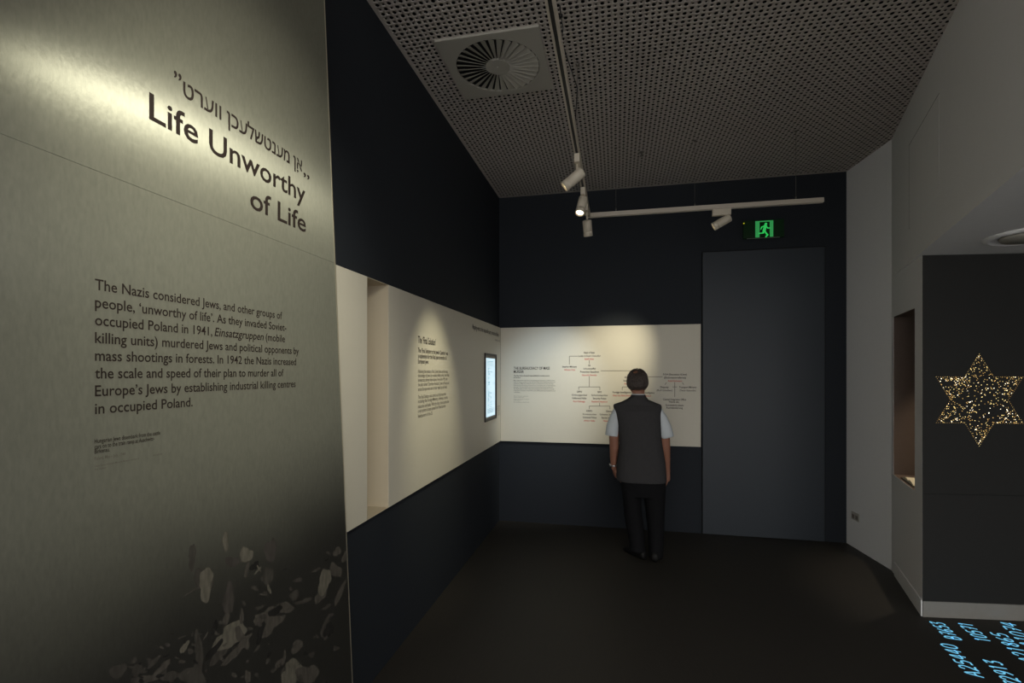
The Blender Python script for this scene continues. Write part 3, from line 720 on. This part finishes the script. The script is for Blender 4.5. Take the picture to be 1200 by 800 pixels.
# three heads at the far end of the long track
A3 = Vector((XT, 3.10, ZT)); T3 = Vector((XBD, 3.26, 1.36))
spot(A3, up, A3 + Vector((0.0, -0.03, -0.125)), (-0.78, -0.05, -0.62), 'uppermost white spotlight at the end of the long track, turned towards the wall text', *SPOT_TEXT, target=T3)
A4 = Vector((XT, 3.66, ZT)); T4 = Vector((XBD, 4.6, 2.0))
spot(A4, up, A4 + Vector((-0.006, -0.03, -0.10)), (-0.16, -0.42, -0.9), 'white spotlight with a bright visible lens between two others on the long track', *SPOT_SIDE)
A5 = Vector((XT, 4.02, ZT)); T5 = Vector((-0.78, YBD, 1.40))
spot(A5, up, A5 + Vector((0.006, 0.0, -0.125)), (0.06, 0.38, -0.93), 'lowest white spotlight in the corner where both tracks meet', *SPOT_CHART_COOL, target=T5, size=(0.037, 0.125), grip=0.08)
A6 = Vector((0.855, YT, ZT)); T6 = Vector((-0.22, YBD, 1.58))
spot(A6, (1, 0, 0), A6 + Vector((0.03, 0, -0.092)), (-0.80, 0.12, -0.42), 'white spotlight with a sparkling lens on the cross track near the exit sign', *SPOT_CHART_WARM, target=T6)

# ================================================================== CEILING DIFFUSER
c4 = [on_z(508.2, 46, H), on_z(632.7, 29.5, H), on_z(647.7, 102.2, H), on_z(545, 114.2, H)]
xa = (c4[0].x + c4[3].x) / 2; xb = (c4[1].x + c4[2].x) / 2; ya = (c4[0].y + c4[1].y) / 2; yb = (c4[2].y + c4[3].y) / 2
DC = Vector(((xa + xb) / 2, (ya + yb) / 2, H)); DW = ((xb - xa) + (yb - ya)) / 4
print('diffuser', DC, DW)
dif = thing('ceiling_diffuser', 'square ceiling air diffuser with a round wheel of radial blades beside the track', 'air vent', DC)
RO = DW * 0.85; RI = DW * 0.25; zf = H - 0.014
mb = MB(); n = 64
ang = [2 * math.pi * k / n for k in range(n)]
def sq(a): 
    c, s = math.cos(a), math.sin(a); m_ = max(abs(c), abs(s)); return DW * c / m_, DW * s / m_
outer = [Vector((DC.x + sq(a)[0], DC.y + sq(a)[1], zf)) for a in ang]; outer_t = [p + Vector((0, 0, 0.013)) for p in outer]
inner = [Vector((DC.x + RO * math.cos(a), DC.y + RO * math.sin(a), zf)) for a in ang]; inner_t = [p + Vector((0, 0, 0.0125)) for p in inner]
mb.rings([outer_t, outer, inner, inner_t], 0, cap=False, smooth=False)
mb.build('face_plate', M['vent'], dif)
mb = MB(); mb.lathe([(RO * 1.02, 0.0005), (RO * 1.02, 0.0015), (RO, 0.002)], DC, (0, 0, -1), n=48); o = mb.build('cavity', M['vent_dark'], dif)
mb = MB(); mb.lathe([(RI, 0.003), (RI, 0.0135), (RI * 0.97, 0.0148), (RI * 0.10, 0.015), (RI * 0.08, 0.017), (RI * 0.02, 0.017)], DC, (0, 0, -1), n=40, smooth=False); mb.build('hub', M['vent'], dif)
nb_ = 32
for k in range(nb_):
    a0 = 2 * math.pi * k / nb_; mb = MB()
    def pol(r, a, z): return Vector((DC.x + r * math.cos(a), DC.y + r * math.sin(a), z))
    wd = 2 * math.pi / nb_ * 0.72
    q = [pol(RI * 0.98, a0, H - 0.0032), pol(RO * 0.985, a0, H - 0.0032), pol(RO * 0.985, a0 + wd, H - 0.0165), pol(RI * 0.98, a0 + wd, H - 0.0135)]
    mb.prism(q, (0, 0, -0.0022)); mb.build('blade', M['vent'], dif)

# ================================================================== EXIT SIGN
YE = YB - 0.06
def pick_e(px, py): return on_y(px, py, YE)
FE = Face((1, 0, 0), (0, -1, 0), pick_e)
def epx(x, y): return 860 + x / 17.143, 245 + y / 17.143
e0, e1 = pick_e(*epx(190, 215)), pick_e(*epx(1010, 600))
zt_, zb_ = pick_e(*epx(600, 215)).z, pick_e(*epx(600, 575)).z
ex = thing('exit_sign', 'dark exit sign with a lit green running figure above the door', 'sign', ((e0.x + e1.x) / 2, YE, zb_))
mb = MB(); mb.box((e0.x, YE, zb_), (e1.x, YE + 0.02, zt_)); mb.build('sign_plate', M['exit_plate'], ex, bevel=0.003)
mb = MB(); mb.box((e0.x + 0.02, YE + 0.02, zb_ + 0.03), (e1.x - 0.02, YB - 0.0005, zt_ - 0.01)); mb.build('mounting_box', M['slot'], ex)
mb = MB()
gx0, gx1 = pick_e(*epx(430, 400)).x, pick_e(*epx(792, 400)).x; gz0, gz1 = zb_ + 0.006, pick_e(*epx(610, 232)).z
wx = gx1 - gx0; hz = gz1 - gz0
def G(x, z): return Vector((gx0 + wx * x, YE - 0.001, gz0 + hz * z))
def gq(x0, z0, x1, z1): mb.add([G(x0, z0), G(x1, z0), G(x1, z1), G(x0, z1)], [(0, 1, 2, 3)])
gq(0, 0, 0.24, 1); gq(0.80, 0, 1, 1); gq(0.24, 0.93, 0.80, 1)
mb.build('lit_doorway', M['exit_green_dim'], ex)
mb = MB()
def gi(x, y): return G((x - 430) / 362.0, 1 - (y - 232) / 315.0) + Vector((0, -0.0008, 0))
k = wx / 362.0
for pts, wd in (([(632, 335), (604, 432)], 62), ([(610, 335), (560, 350), (541, 392)], 24), ([(650, 338), (682, 378), (722, 376)], 24), ([(600, 425), (592, 466), (505, 471)], 26), ([(612, 420), (650, 478), (676, 506), (642, 542)], 32)):
    lift_n[0] += 1; ribbon(mb, [gi(*p) + Vector((0, -0.00025 * (lift_n[0] % 6), 0)) for p in pts], Vector((0, -1, 0)), wd * k, rnd=True)
c0 = gi(643, 296); mb.add([c0 + Vector((math.cos(t_) * 28 * k, 0, math.sin(t_) * 28 * k)) for t_ in ang[::4]], [list(range(16))])
mb.build('running_figure', M['exit_green'], ex)
mb = MB(); mb.box((e0.x + 0.03, YE - 0.003, zb_ - 0.004), (e1.x - 0.04, YE + 0.018, zb_ - 0.0002)); mb.build('edge_strip', M['chrome'], ex)
mb = MB(); pe = pick_e(*epx(182, 290)); mb.ball((e0.x + 0.004, YE - 0.004, pe.z), 0.006); mb.build('status_light', M['led_yellow'], ex)

# ================================================================== STAR OF LIGHT POINTS
def pick_s(px, py): return hit(px, py, P_NS, nS)
SCN = pick_s(1147.5, 468.5); top = pick_s(1147.5, 414.5); SR = (top - SCN).length
kxs = (pick_s(1198.5, 441.5) - pick_s(1097, 441.5)).length / (2 * SR * math.cos(R(30)))
star = thing('star_light', 'six-pointed star of tiny glowing points on the black alcove wall', 'light', SCN)
def in_tri(x, y, up_):
    y = y if up_ else -y
    return y > -0.5 and y < 1 - math.sqrt(3) * abs(x)
rr = random.Random(11); pts = []
tri = [(math.cos(R(90 + 120 * k)), math.sin(R(90 + 120 * k))) for k in range(3)]
hexo = []
for k in range(6):
    a = R(90 + 60 * k); b = R(120 + 60 * k); r2 = 1 / math.sqrt(3)
    hexo += [(math.cos(a), math.sin(a)), (r2 * math.cos(b), r2 * math.sin(b))]
for k in range(12):
    a, b = hexo[k], hexo[(k + 1) % 12]
    for q in range(13):
        t_ = q / 13.0; pts.append((a[0] + (b[0] - a[0]) * t_, a[1] + (b[1] - a[1]) * t_, 0))
while len(pts) < 720:
    x, y = rr.uniform(-0.87, 0.87), rr.uniform(-1, 1)
    if not (in_tri(x, y, True) or in_tri(x, y, False)): continue
    r_ = math.hypot(x, y)
    if rr.random() > 0.30 + 0.75 * min(1, (r_ / 0.75) ** 1.5): continue
    if x > -0.05 and y < -0.15 and r_ < 0.5 and rr.random() < 0.6: continue
    pts.append((x, y, 1))
def dot_mb(lst):
    mb = MB()
    for x, y, kind in lst:
        g = rr.random(); mi = (1 if g < 0.75 else 0) if kind == 0 else (1 if g < 0.50 else (0 if g < 0.85 else 2))
        r_ = (0.0011 if kind == 0 else rr.uniform(0.0013, 0.0026)) * (1.15 if mi == 2 else 1)
        p = SCN + dS * (x * SR * kxs) + Vector((0, 0, y * SR)) 
        mb.lathe([(r_, -0.0005), (r_ * 0.95, 0.0012), (r_ * 0.4, 0.0022)], p, nS, mi, n=7)
    return mb
big = [p for p in pts if p[2] == 1]; sel = set(rr.sample(range(len(big)), 100))
for i, p in enumerate(big):
    if i in sel: dot_mb([p]).build('light_point', [M['dot0'], M['dot1'], M['dot2']], star)
o = dot_mb([p for i, p in enumerate(big) if i not in sel] + [p for p in pts if p[2] == 0]).build('light_points', [M['dot0'], M['dot1'], M['dot2']], star); o['kind'] = 'stuff'

# ================================================================== NUMBERS ON THE FLOOR
ST = {'0': [[(.5, 1), (.15, .85), (.05, .5), (.15, .12), (.5, 0), (.8, .12), (.92, .5), (.82, .85), (.5, 1)]],
      '1': [[(.25, .8), (.5, 1), (.5, 0)]], '2': [[(.08, .78), (.3, 1), (.65, .98), (.82, .72), (.6, .4), (.08, 0), (.5, .06), (.9, 0)]],
      '3': [[(.1, .95), (.8, 1), (.4, .6), (.78, .45), (.8, .15), (.45, 0), (.08, .1)]], '4': [[(.62, 0), (.62, 1), (.05, .35), (.92, .35)]],
      '5': [[(.85, 1), (.25, 1), (.15, .58), (.6, .6), (.85, .35), (.65, .04), (.1, .04)]], '6': [[(.75, 1), (.3, .7), (.1, .3), (.3, .02), (.7, .04), (.82, .3), (.6, .5), (.15, .35)]],
      '7': [[(.05, 1), (.9, 1), (.4, 0)], [(.3, .5), (.8, .5)]], '8': [[(.5, .52), (.15, .75), (.5, 1), (.82, .76), (.5, .52), (.1, .25), (.5, 0), (.88, .25), (.5, .52)]],
      '9': [[(.85, .65), (.5, .45), (.15, .65), (.35, .98), (.75, .96), (.85, .65), (.75, .3), (.3, 0)]], 'A': [[(0, 0), (.48, 1), (.95, 0)], [(.2, .4), (.75, .4)]],
      'B': [[(.1, 0), (.12, 1), (.65, .95), (.7, .62), (.12, .52), (.8, .45), (.82, .08), (.1, 0)]]}
def fz(x, y): return on_z(1080 + x / 9.408, 715 + y / 9.408, 0.0)
rd_ = (fz(215, 372) - fz(600, 715)); rd_.z = 0; adv = rd_.normalized()
upv = Vector((-adv.y, adv.x, 0)); upv = -upv if upv.x > 0 else upv
sl = 0.0
def smooth_path(q, k=5):
    out = []; closed = (q[0] - q[-1]).length < 1e-6
    for i in range(len(q) - 1):
        p0 = q[i - 1] if i > 0 else (q[-2] if closed else q[0]); p3 = q[i + 2] if i + 2 < len(q) else (q[1] if closed else q[-1])
        p1, p2 = q[i], q[i + 1]
        for j in range(k):
            t = j / k
            out.append(cr(p0, p1, p2, p3, t))
    out.append(q[-1]); return out
def cr(p0, p1, p2, p3, t, c=0.4):
    m1, m2 = (p2 - p0) * c, (p3 - p1) * c
    return p1 * (2 * t ** 3 - 3 * t * t + 1) + m1 * (t ** 3 - 2 * t * t + t) + p2 * (-2 * t ** 3 + 3 * t * t) + m2 * (t ** 3 - t * t)
def band_stroke(mb, q, width):
    lift_n[0] += 1; q = [p + Vector((0, 0, 0.00012 * (lift_n[0] % 9))) for p in q]
    L_, R_ = [], []
    for i, p in enumerate(q):
        d = (q[min(i + 1, len(q) - 1)] - q[max(i - 1, 0)]).normalized(); sd = Vector((-d.y, d.x, 0)) * width / 2
        L_.append(p + sd); R_.append(p - sd)
    n_ = len(q); mb.add(R_ + L_, [(i, i + 1, n_ + i + 1, n_ + i) for i in range(n_ - 1)])
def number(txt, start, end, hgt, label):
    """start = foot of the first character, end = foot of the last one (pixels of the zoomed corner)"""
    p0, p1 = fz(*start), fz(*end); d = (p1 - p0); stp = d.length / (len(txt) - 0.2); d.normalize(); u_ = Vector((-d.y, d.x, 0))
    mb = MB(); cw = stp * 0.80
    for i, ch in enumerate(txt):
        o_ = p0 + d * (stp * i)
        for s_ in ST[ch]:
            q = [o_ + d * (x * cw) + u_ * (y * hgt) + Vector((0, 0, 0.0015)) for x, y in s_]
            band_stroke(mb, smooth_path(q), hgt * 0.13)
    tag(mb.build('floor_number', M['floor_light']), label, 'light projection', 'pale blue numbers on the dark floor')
hd = (fz(690, 730) - fz(490, 690)).length
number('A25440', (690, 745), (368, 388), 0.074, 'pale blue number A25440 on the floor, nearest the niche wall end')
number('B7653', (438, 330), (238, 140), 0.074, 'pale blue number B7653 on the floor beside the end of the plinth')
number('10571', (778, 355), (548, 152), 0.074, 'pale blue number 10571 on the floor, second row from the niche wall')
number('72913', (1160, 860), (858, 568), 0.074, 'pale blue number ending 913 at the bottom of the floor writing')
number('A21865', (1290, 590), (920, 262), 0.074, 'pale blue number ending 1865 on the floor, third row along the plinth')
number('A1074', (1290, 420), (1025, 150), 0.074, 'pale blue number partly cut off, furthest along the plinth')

# ================================================================== SMALL FIXTURES
# power outlet on the white return
dR = (P_RC - P_FR).normalized(); nR = Vector((dR.y, -dR.x, 0)); nR = nR if nR.x < 0 else -nR
def pick_r(px, py): return hit(px, py, P_RC, nR)
oa, ob = pick_r(998, 604), pick_r(1008, 604)
po = pick_r(1003, 605)
out = thing('power_outlet', 'small double power outlet low on the white return wall beside the dark back wall', 'socket', po)
Rm = Matrix((( -dR.x, nR.x, 0, po.x), (-dR.y, nR.y, 0, po.y), (0, 0, 1, po.z), (0, 0, 0, 1)))
mb = MB(); mb.box((-0.058, 0.0003, -0.036), (0.058, 0.009, 0.036), 0, Rm); mb.build('plate', M['outlet'], out, bevel=0.002)
for sx in (-0.028, 0.028):
    mb = MB(); mb.box((sx - 0.019, 0.009, -0.022), (sx + 0.019, 0.0105, 0.014), 0, Rm); mb.build('socket', M['outlet_dark'], out)
    mb = MB(); mb.box((sx - 0.008, 0.009, 0.018), (sx + 0.008, 0.0125, 0.030), 0, Rm); mb.build('switch', M['outlet'], out)
# access hatch outlined in the bulkhead
def pick_k(px, py): return hit(px, py, P_RC, nB)
ha, hb, hc = pick_k(1065.5, 170), pick_k(1092.5, 127.5), pick_k(1065.5, 268)
mb = MB()
def on_b(s_, z, off): p = P_RC + dB * s_ - nB * off; return Vector((p.x, p.y, z))
sa = (ha - P_RC).dot(dB); zt2 = ha.z; sb = sa + 0.75; zb2 = hc.z
hatch = thing('access_hatch', 'flush square access hatch in the white bulkhead, seen as a thin outline', 'hatch', on_b(sa, zb2, 0))
mb.prism([on_b(sa + 0.003, zb2 + 0.003, 0.0003), on_b(sb - 0.003, zb2 + 0.003, 0.0003), on_b(sb - 0.003, zt2 - 0.003, 0.0003), on_b(sa + 0.003, zt2 - 0.003, 0.0003)], -nB * 0.0008)
mb.build('hatch_leaf', M['white_wall'], hatch)
mb = MB()
t_ = 0.0032
for (s_a, s_b, z_a, z_b) in ((sa, sa + t_, zb2, zt2), (sa, sb, zt2 - t_, zt2)):
    mb.prism([on_b(s_a, z_a, 0.0002), on_b(s_b, z_a, 0.0002), on_b(s_b, z_b, 0.0002), on_b(s_a, z_b, 0.0002)], -nB * 0.0011)
mb.build('seam', M['black'], hatch)
# round ceiling speaker in the alcove soffit
lp = on_z(1216, 274, SOF)
spk = thing('round_ceiling_vent', 'round grey fitting in the alcove soffit above the star', 'ceiling fitting', lp)
r0 = (lp - on_z(1176, 272, SOF)).length
mb = MB(); mb.lathe([(r0, 0.0004), (r0, 0.004), (r0 * 0.93, 0.016), (r0 * 0.86, 0.018), (r0 * 0.82, 0.006), (r0 * 0.5, 0.003)], lp, (0, 0, -1), n=48); mb.build('rim', M['white_wall'], spk)
mb = MB(); mb.lathe([(r0 * 0.7, 0.004), (r0 * 0.66, 0.022), (r0 * 0.2, 0.028)], lp, (0, 0, -1), n=40); mb.build('centre_plate', M['vent'], spk)
# open book on the niche floor, small niche lamp
bc = on_z(1068, 561, NZ0 + 0.01) + dN * 0.13 + nN * 0.05; bc.z = NZ0 + 0.003
book = thing('open_book', 'open book with pale pages lying in the lit wall niche', 'book', bc)
Bm = Matrix.Translation(bc) @ Matrix(((dN.x, nN.x, 0, 0), (dN.y, nN.y, 0, 0), (0, 0, 1, 0), (0, 0, 0, 1)))
mb = MB(); mb.box((-0.17, -0.11, 0.0005), (0.17, 0.11, 0.006), 0, Bm); mb.build('cover', M['cover'], book, bevel=0.001)
for sg in (-1, 1):
    mb = MB(); prof = []
    for k in range(9):
        x = k / 8.0; prof.append((sg * (0.002 + 0.155 * x), 0.008 + 0.020 * math.sin(math.pi * min(1, 0.15 + x * 0.9)) ))
    top_ = [Bm @ Vector((x, -0.1, z)) for x, z in prof] + [Bm @ Vector((prof[-1][0], -0.1, 0.0062)), Bm @ Vector((prof[0][0], -0.1, 0.0062))]
    e_ = (Bm @ Vector((0, 0.1, 0))) - (Bm @ Vector((0, -0.1, 0)))
    mb.prism(top_, e_); mb.build('page_block', M['paper'], book)
lc = P_RC + dN * ((s0 + s1) / 2) + nN * 0.24; lc.z = NZ1 - 0.0032
nl = thing('niche_downlight', 'small downlight inside the top of the wall niche', 'lamp', lc)
mb = MB(); mb.lathe([(0.03, 0.0004), (0.03, 0.012), (0.024, 0.012), (0.02, 0.004), (0.004, 0.004)], lc, (0, 0, -1), n=20); mb.build('ring', M['lamp_white'], nl)
ld = bpy.data.lights.new('niche_lamp', 'SPOT'); lo = bpy.data.objects.new('niche_lamp', ld); COL.objects.link(lo); lo.parent = nl
ld.energy = 32.0; ld.color = (1.0, 0.84, 0.62); ld.spot_size = R(60); ld.spot_blend = 0.8; ld.shadow_soft_size = 0.012; lo.location = (0, 0, -0.02)

# ================================================================== PERSON
OX, OY = 0.2105, 4.52
KX, KZ = 0.0074, 0.00764
def PX(px): return (px - 750) * KX
def PZ(py): return EYE + (436 - py) * KZ
man = thing('person', 'person seen from behind in charcoal vest and white short sleeves, facing the chart board', 'person', (OX, OY, 0))
def ell(cx, cy, z, rx, ry, e=2.0, n=28, tilt=0.0):
    out = []
    for k in range(n):
        a = 2 * math.pi * k / n; c, s = math.cos(a), math.sin(a)
        out.append(Vector((cx + rx * math.copysign(abs(c) ** (2 / e), c), cy + ry * math.copysign(abs(s) ** (2 / e), s), z + tilt * c)))
    return out
def loft(mb, rows, e=2.2, mi=0):  # rows: (py, pxL, pxR, cy, ry)
    mb.rings([ell(PX((l + r) / 2), cy, PZ(py), (r - l) / 2 * KX, ry, e) for py, l, r, cy, ry in rows], mi)
# arm centre lines (x, y, z, radius)
armL = [(PX(727), 0.0, PZ(481), .040), (PX(720.5), -.01, PZ(495), .046), (PX(719.2), -.015, PZ(513), .044), (PX(719.5), -.005, PZ(526), .041), (PX(718.8), .02, PZ(538), .033), (PX(718.8), .035, PZ(547), .026), (PX(719.8), .045, PZ(551), .028)]
armR = [(PX(768), 0.0, PZ(481), .040), (PX(776.5), -.005, PZ(495), .046), (PX(778.8), -.005, PZ(513), .044), (PX(779.8), .01, PZ(526), .041), (PX(781.3), .04, PZ(538), .033), (PX(782.2), .06, PZ(549), .026), (PX(782.5), .07, PZ(553), .028)]
body = MB()
def limb(mb, rows, n=16): mb.tube([r[:3] for r in rows], [r[3] for r in rows], n=n)
limb(body, armL); limb(body, armR)
# torso, neck, pelvis, legs under the clothes
loft(body, [(565, 731, 775, 0, .09), (540, 730, 772, 0, .10), (510, 731, 768, 0, .105), (485, 724, 770, 0, .09), (475, 728, 767, 0, .07), (468, 738, 757, 0, .055), (463, 740.5, 755.5, .005, .055), (456, 740.5, 755.5, .012, .058), (450, 741, 755, .015, .06)])
loft(body, [(572, 732, 776, 0, .09), (562, 731, 777, 0, .095), (550, 732, 776, 0, .09)])
limb(body, [(PX(740.5), 0, PZ(568), .072), (PX(741.5), .01, PZ(600), .058), (PX(746), 0, PZ(620), .055), (PX(748), -.01, PZ(636), .042), (PX(748.5), .0, PZ(643), .036)])
limb(body, [(PX(767), 0, PZ(568), .072), (PX(768), .01, PZ(600), .058), (PX(768), 0, PZ(622), .055), (PX(767), -.01, PZ(640), .042), (PX(767), .0, PZ(646), .036)])
# head
HCx = PX(747.2)
loft(body, [(462, 743, 751.5, .055, .035), (458, 739, 755.5, .035, .085), (452, 737, 757.5, .022, .098), (446, 736, 758.4, .018, .102), (440, 737, 757.6, .016, .096), (436, 739.5, 755.5, .014, .078), (434, 743, 752, .012, .045)], e=2.1)
body.tube([(HCx, .105, PZ(447)), (HCx, .128, PZ(451)), (HCx, .112, PZ(452.5))], [.010, .014, .012], n=10)      # nose
body.ball((HCx, .112, PZ(456.3)), (.022, .012, .006))                                                       # lips
for sg in (-1, 1):
    body.ball((HCx + sg * .032, .098, PZ(447.2)), (.014, .012, .010))                                       # eyelids
    body.ball((HCx + sg * .032, .104, PZ(444.8)), (.022, .010, .006))                                       # brow
    body.ball((HCx + sg * .084, .02, PZ(449)), (.010, .024, .032))                                          # ear
# hands: palm, four fingers, thumb
def hand(w, sg, tilt):
    """w wrist; sg = side of the body the hand hangs on; fingers hang down and curl slightly forward"""
    w = Vector(w); dn = Vector((tilt, 0.10, -1)).normalized(); fw_ = Vector((0, 1, 0.1)).normalized(); sd = dn.cross(fw_).normalized()
    body.tube([w, w + dn * .03, w + dn * .07, w + dn * .088], [.024, .027, .028, .022], n=14)
    for i, (o_, ln) in enumerate(((.026, .070), (.009, .078), (-.009, .074), (-.025, .058))):
        b0 = w + dn * .080 + fw_ * o_; inn = Vector((-sg, 0, 0))
        body.tube([b0 - dn * .02, b0 + dn * ln * .35 + inn * .004, b0 + dn * ln * .68 + inn * .014, b0 + dn * ln * .95 + inn * .030], [.0095, .009, .0085, .007], n=10)
    t0 = w + dn * .025 + fw_ * .020
    body.tube([t0, t0 + fw_ * .022 + dn * .022, t0 + fw_ * .032 + dn * .050, t0 + fw_ * .030 + dn * .075], [.013, .012, .010, .008], n=10)
hand(armL[-1][:3], -1, .38); hand(armR[-1][:3], 1, -.02)
remeshed(body, 'body', M['skin'], man, 0.0055, 2)
# shirt
sh = MB()
loft(sh, [(556, 729, 775, 0, .112), (520, 729, 771, 0, .117), (490, 723, 772.5, 0, .105), (479, 724, 770, 0, .075), (474, 731, 764, .01, .055), (468, 740, 756, .012, .05)])
limb(sh, [(PX(730), 0, PZ(479), .040), (PX(724.5), -.002, PZ(482), .050), (PX(721.0), -.008, PZ(490), .054), (PX(718.0), -.012, PZ(500), .059), (PX(716.6), -.015, PZ(511), .060)], 20)
limb(sh, [(PX(765), 0, PZ(479), .040), (PX(770), -.002, PZ(482), .050), (PX(774.6), -.006, PZ(490), .054), (PX(778.6), -.006, PZ(500), .059), (PX(781.6), -.006, PZ(511.5), .059)], 20)
remeshed(sh, 'shirt', M['shirt'], man, 0.006, 3)
mb = MB()
mb.rings([ell(PX(748), .006, PZ(467), .062, .066), ell(PX(748), .006, PZ(461.6), .058, .064), ell(PX(748), .006, PZ(461.2), .0575, .0635), ell(PX(748), .006, PZ(464), .055, .061)], cap=False)
mb.build('shirt_collar', M['shirt']).parent = man
# vest
ve = MB()
loft(ve, [(562.5, 722.5, 780.6, 0, .150), (558, 721.8, 780.9, 0, .152), (541, 723, 779.6, 0, .148), (520, 725.2, 776, 0, .142), (509, 724.6, 774.6, 0, .138), (498, 723.4, 774.8, 0, .132), (490, 721.5, 775, 0, .124), (481, 719.6, 775.3, 0, .108), (476, 718.3, 775.4, 0, .088), (473.8, 719.0, 774.6, 0, .076), (470.8, 728, 766.8, 0, .078), (468, 733.7, 760, .002, .076), (464.8, 738.5, 757.4, .004, .072), (462.2, 740.2, 755.8, .006, .069)], e=2.6)
vo = remeshed(ve, 'vest', M['vest'], man, 0.006, 1)
# a standing collar and vertical seams
mb = MB()
mb.rings([ell(PX(748), .004, PZ(466.5), .074, .078), ell(PX(748), .006, PZ(462.6), .0635, .0705), ell(PX(748), .006, PZ(462.2), .060, .067), ell(PX(748), .004, PZ(465), .058, .064)], cap=False)
mb.build('vest_collar', M['vest']).parent = man
# trousers
tr = MB()
loft(tr, [(580, 729, 779.6, 0, .112), (572, 727.8, 780, 0, .124), (562, 727.5, 780.4, 0, .128), (552, 728, 778, 0, .12)], e=2.4)
loft(tr, [(643.5, 736.5, 757.2, -.015, .088), (638, 737.6, 755.8, -.01, .078), (625, 735.5, 754.8, 0, .078), (612, 732.6, 753.8, .006, .082), (599, 731, 752.2, .006, .092), (586, 729.8, 751.7, .004, .102), (572, 728.4, 752.0, 0, .112)], e=2.2)
loft(tr, [(649.5, 759.3, 776.4, -.015, .088), (640, 759.4, 777.2, -.01, .080), (625, 759.2, 778, 0, .080), (612, 758.2, 778.5, .006, .084), (599, 756.6, 779, .006, .094), (586, 754.8, 779.4, .004, .104), (572, 753.0, 780.2, 0, .114)], e=2.2)
remeshed(tr, 'trousers', M['trousers'], man, 0.007, 3)
# shoes
def shoe(cx, cy, ang_):
    mb = MB(); rows = []
    for (t, wx, h) in ((-.075, .022, .05), (-.065, .034, .075), (-.03, .038, .085), (.03, .038, .075), (.09, .045, .058), (.15, .046, .048), (.185, .036, .040), (.205, .015, .028)):
        ring = []
        for k in range(16):
            a = 2 * math.pi * k / 16; x, z = wx * math.cos(a), h / 2 + h / 2 * math.sin(a)
            z = max(z, 0.0)
            if math.sin(a) < -0.6: z = 0.0
            ring.append(Vector((cx + x * math.cos(ang_) - t * math.sin(ang_), cy + x * math.sin(ang_) + t * math.cos(ang_), z + 0.001)))
        rows.append(ring)
    mb.rings(rows); mb.build('shoe', M['shoe']).parent = man
shoe(PX(749.5), -.01, R(38)); shoe(PX(767), -.03, R(-6))
# hair: short back and sides, thin at the crown
def hair():
    rr = random.Random(5); mb = MB(); n, m = 72, 40; c = Vector((HCx - .001, .004, PZ(447.5)))
    rx, ry, rz = .0895, .108, .114
    bald = Vector((-.22, -.45, .80)).normalized(); rows = []
    from mathutils import noise
    for j in range(m + 1):
        th = math.pi * j / m * 0.86 + 0.02; ring = []
        for i in range(n):
            a = 2 * math.pi * i / n
            d = Vector((math.sin(th) * math.cos(a), math.sin(th) * math.sin(a), math.cos(th)))
            q = 1 + 0.035 * noise.noise(Vector((d.x * 9, d.y * 9, d.z * 2.5))) + 0.02 * noise.noise(Vector((d.x * 26, d.y * 26, d.z * 4)))
            f = d.dot(bald)
            if f > 0.955: q -= 0.05 * min(1, (f - 0.955) / 0.025)
            if d.y > 0.45 and d.z < 0.55: q -= 0.10                      # forehead and face stay skin
            if d.y > 0.15 and d.z < -0.12: q -= 0.16
            if d.z < -0.50: q -= 0.25 * min(1, (-0.50 - d.z) / 0.3)
            if d.x < -0.5 and d.z < 0.1 and d.y < 0.2: q += 0.02
            ring.append(c + Vector((d.x * rx, d.y * ry, d.z * rz)) * q)
        rows.append(ring)
    mb.rings(rows)
    crown = Vector((-.18, -.30, .93)).normalized()
    for _ in range(1100):
        a, zc_ = rr.uniform(0, 2 * math.pi), rr.uniform(-.50, .98)
        d = Vector((math.sqrt(1 - zc_ * zc_) * math.cos(a), math.sqrt(1 - zc_ * zc_) * math.sin(a), zc_))
        if (d.y > .40 and d.z < .5) or (d.y > .1 and d.z < -.1): continue
        if d.dot(bald) > .962 and rr.random() < .85: continue
        flow = (d - crown); flow -= d * flow.dot(d); flow += Vector((rr.uniform(-.25, .25), rr.uniform(-.15, .15), -.25 * (1 - max(0, d.z))))
        flow -= d * flow.dot(d)
        if flow.length < 1e-3: continue
        flow.normalize(); Lh = rr.uniform(.20, .42); path = []
        for k in range(5):
            t = k / 4.0; e2 = (d + flow * Lh * t).normalized()
            if e2.z < -.78: break
            lift = 1.015 + .05 * t * rr.uniform(.3, 1.0) + (.035 if d.z > .6 else 0) - .42 * max(0, -.30 - e2.z)
            path.append(c + Vector((e2.x * rx, e2.y * ry, e2.z * rz)) * lift)
        if len(path) > 2: mb.tube(path, [.0030, .0042, .0038, .0028, .0008][:len(path)], n=5)
    o = mb.build('hair', M['hair']); o.parent = man
hair()
# wristwatch
mb = MB(); wv = Vector(armL[5][:3])
mb.lathe([(.030, -.008), (.0325, -.006), (.0325, .006), (.030, .008)], wv, (0.05, .1, -1), n=20)
mb.lathe([(.017, 0), (.017, .006), (.012, .008)], wv + Vector((-.030, -.004, 0)), (-1, -.2, 0), n=18)
mb.build('wristwatch', M['steel']).parent = man
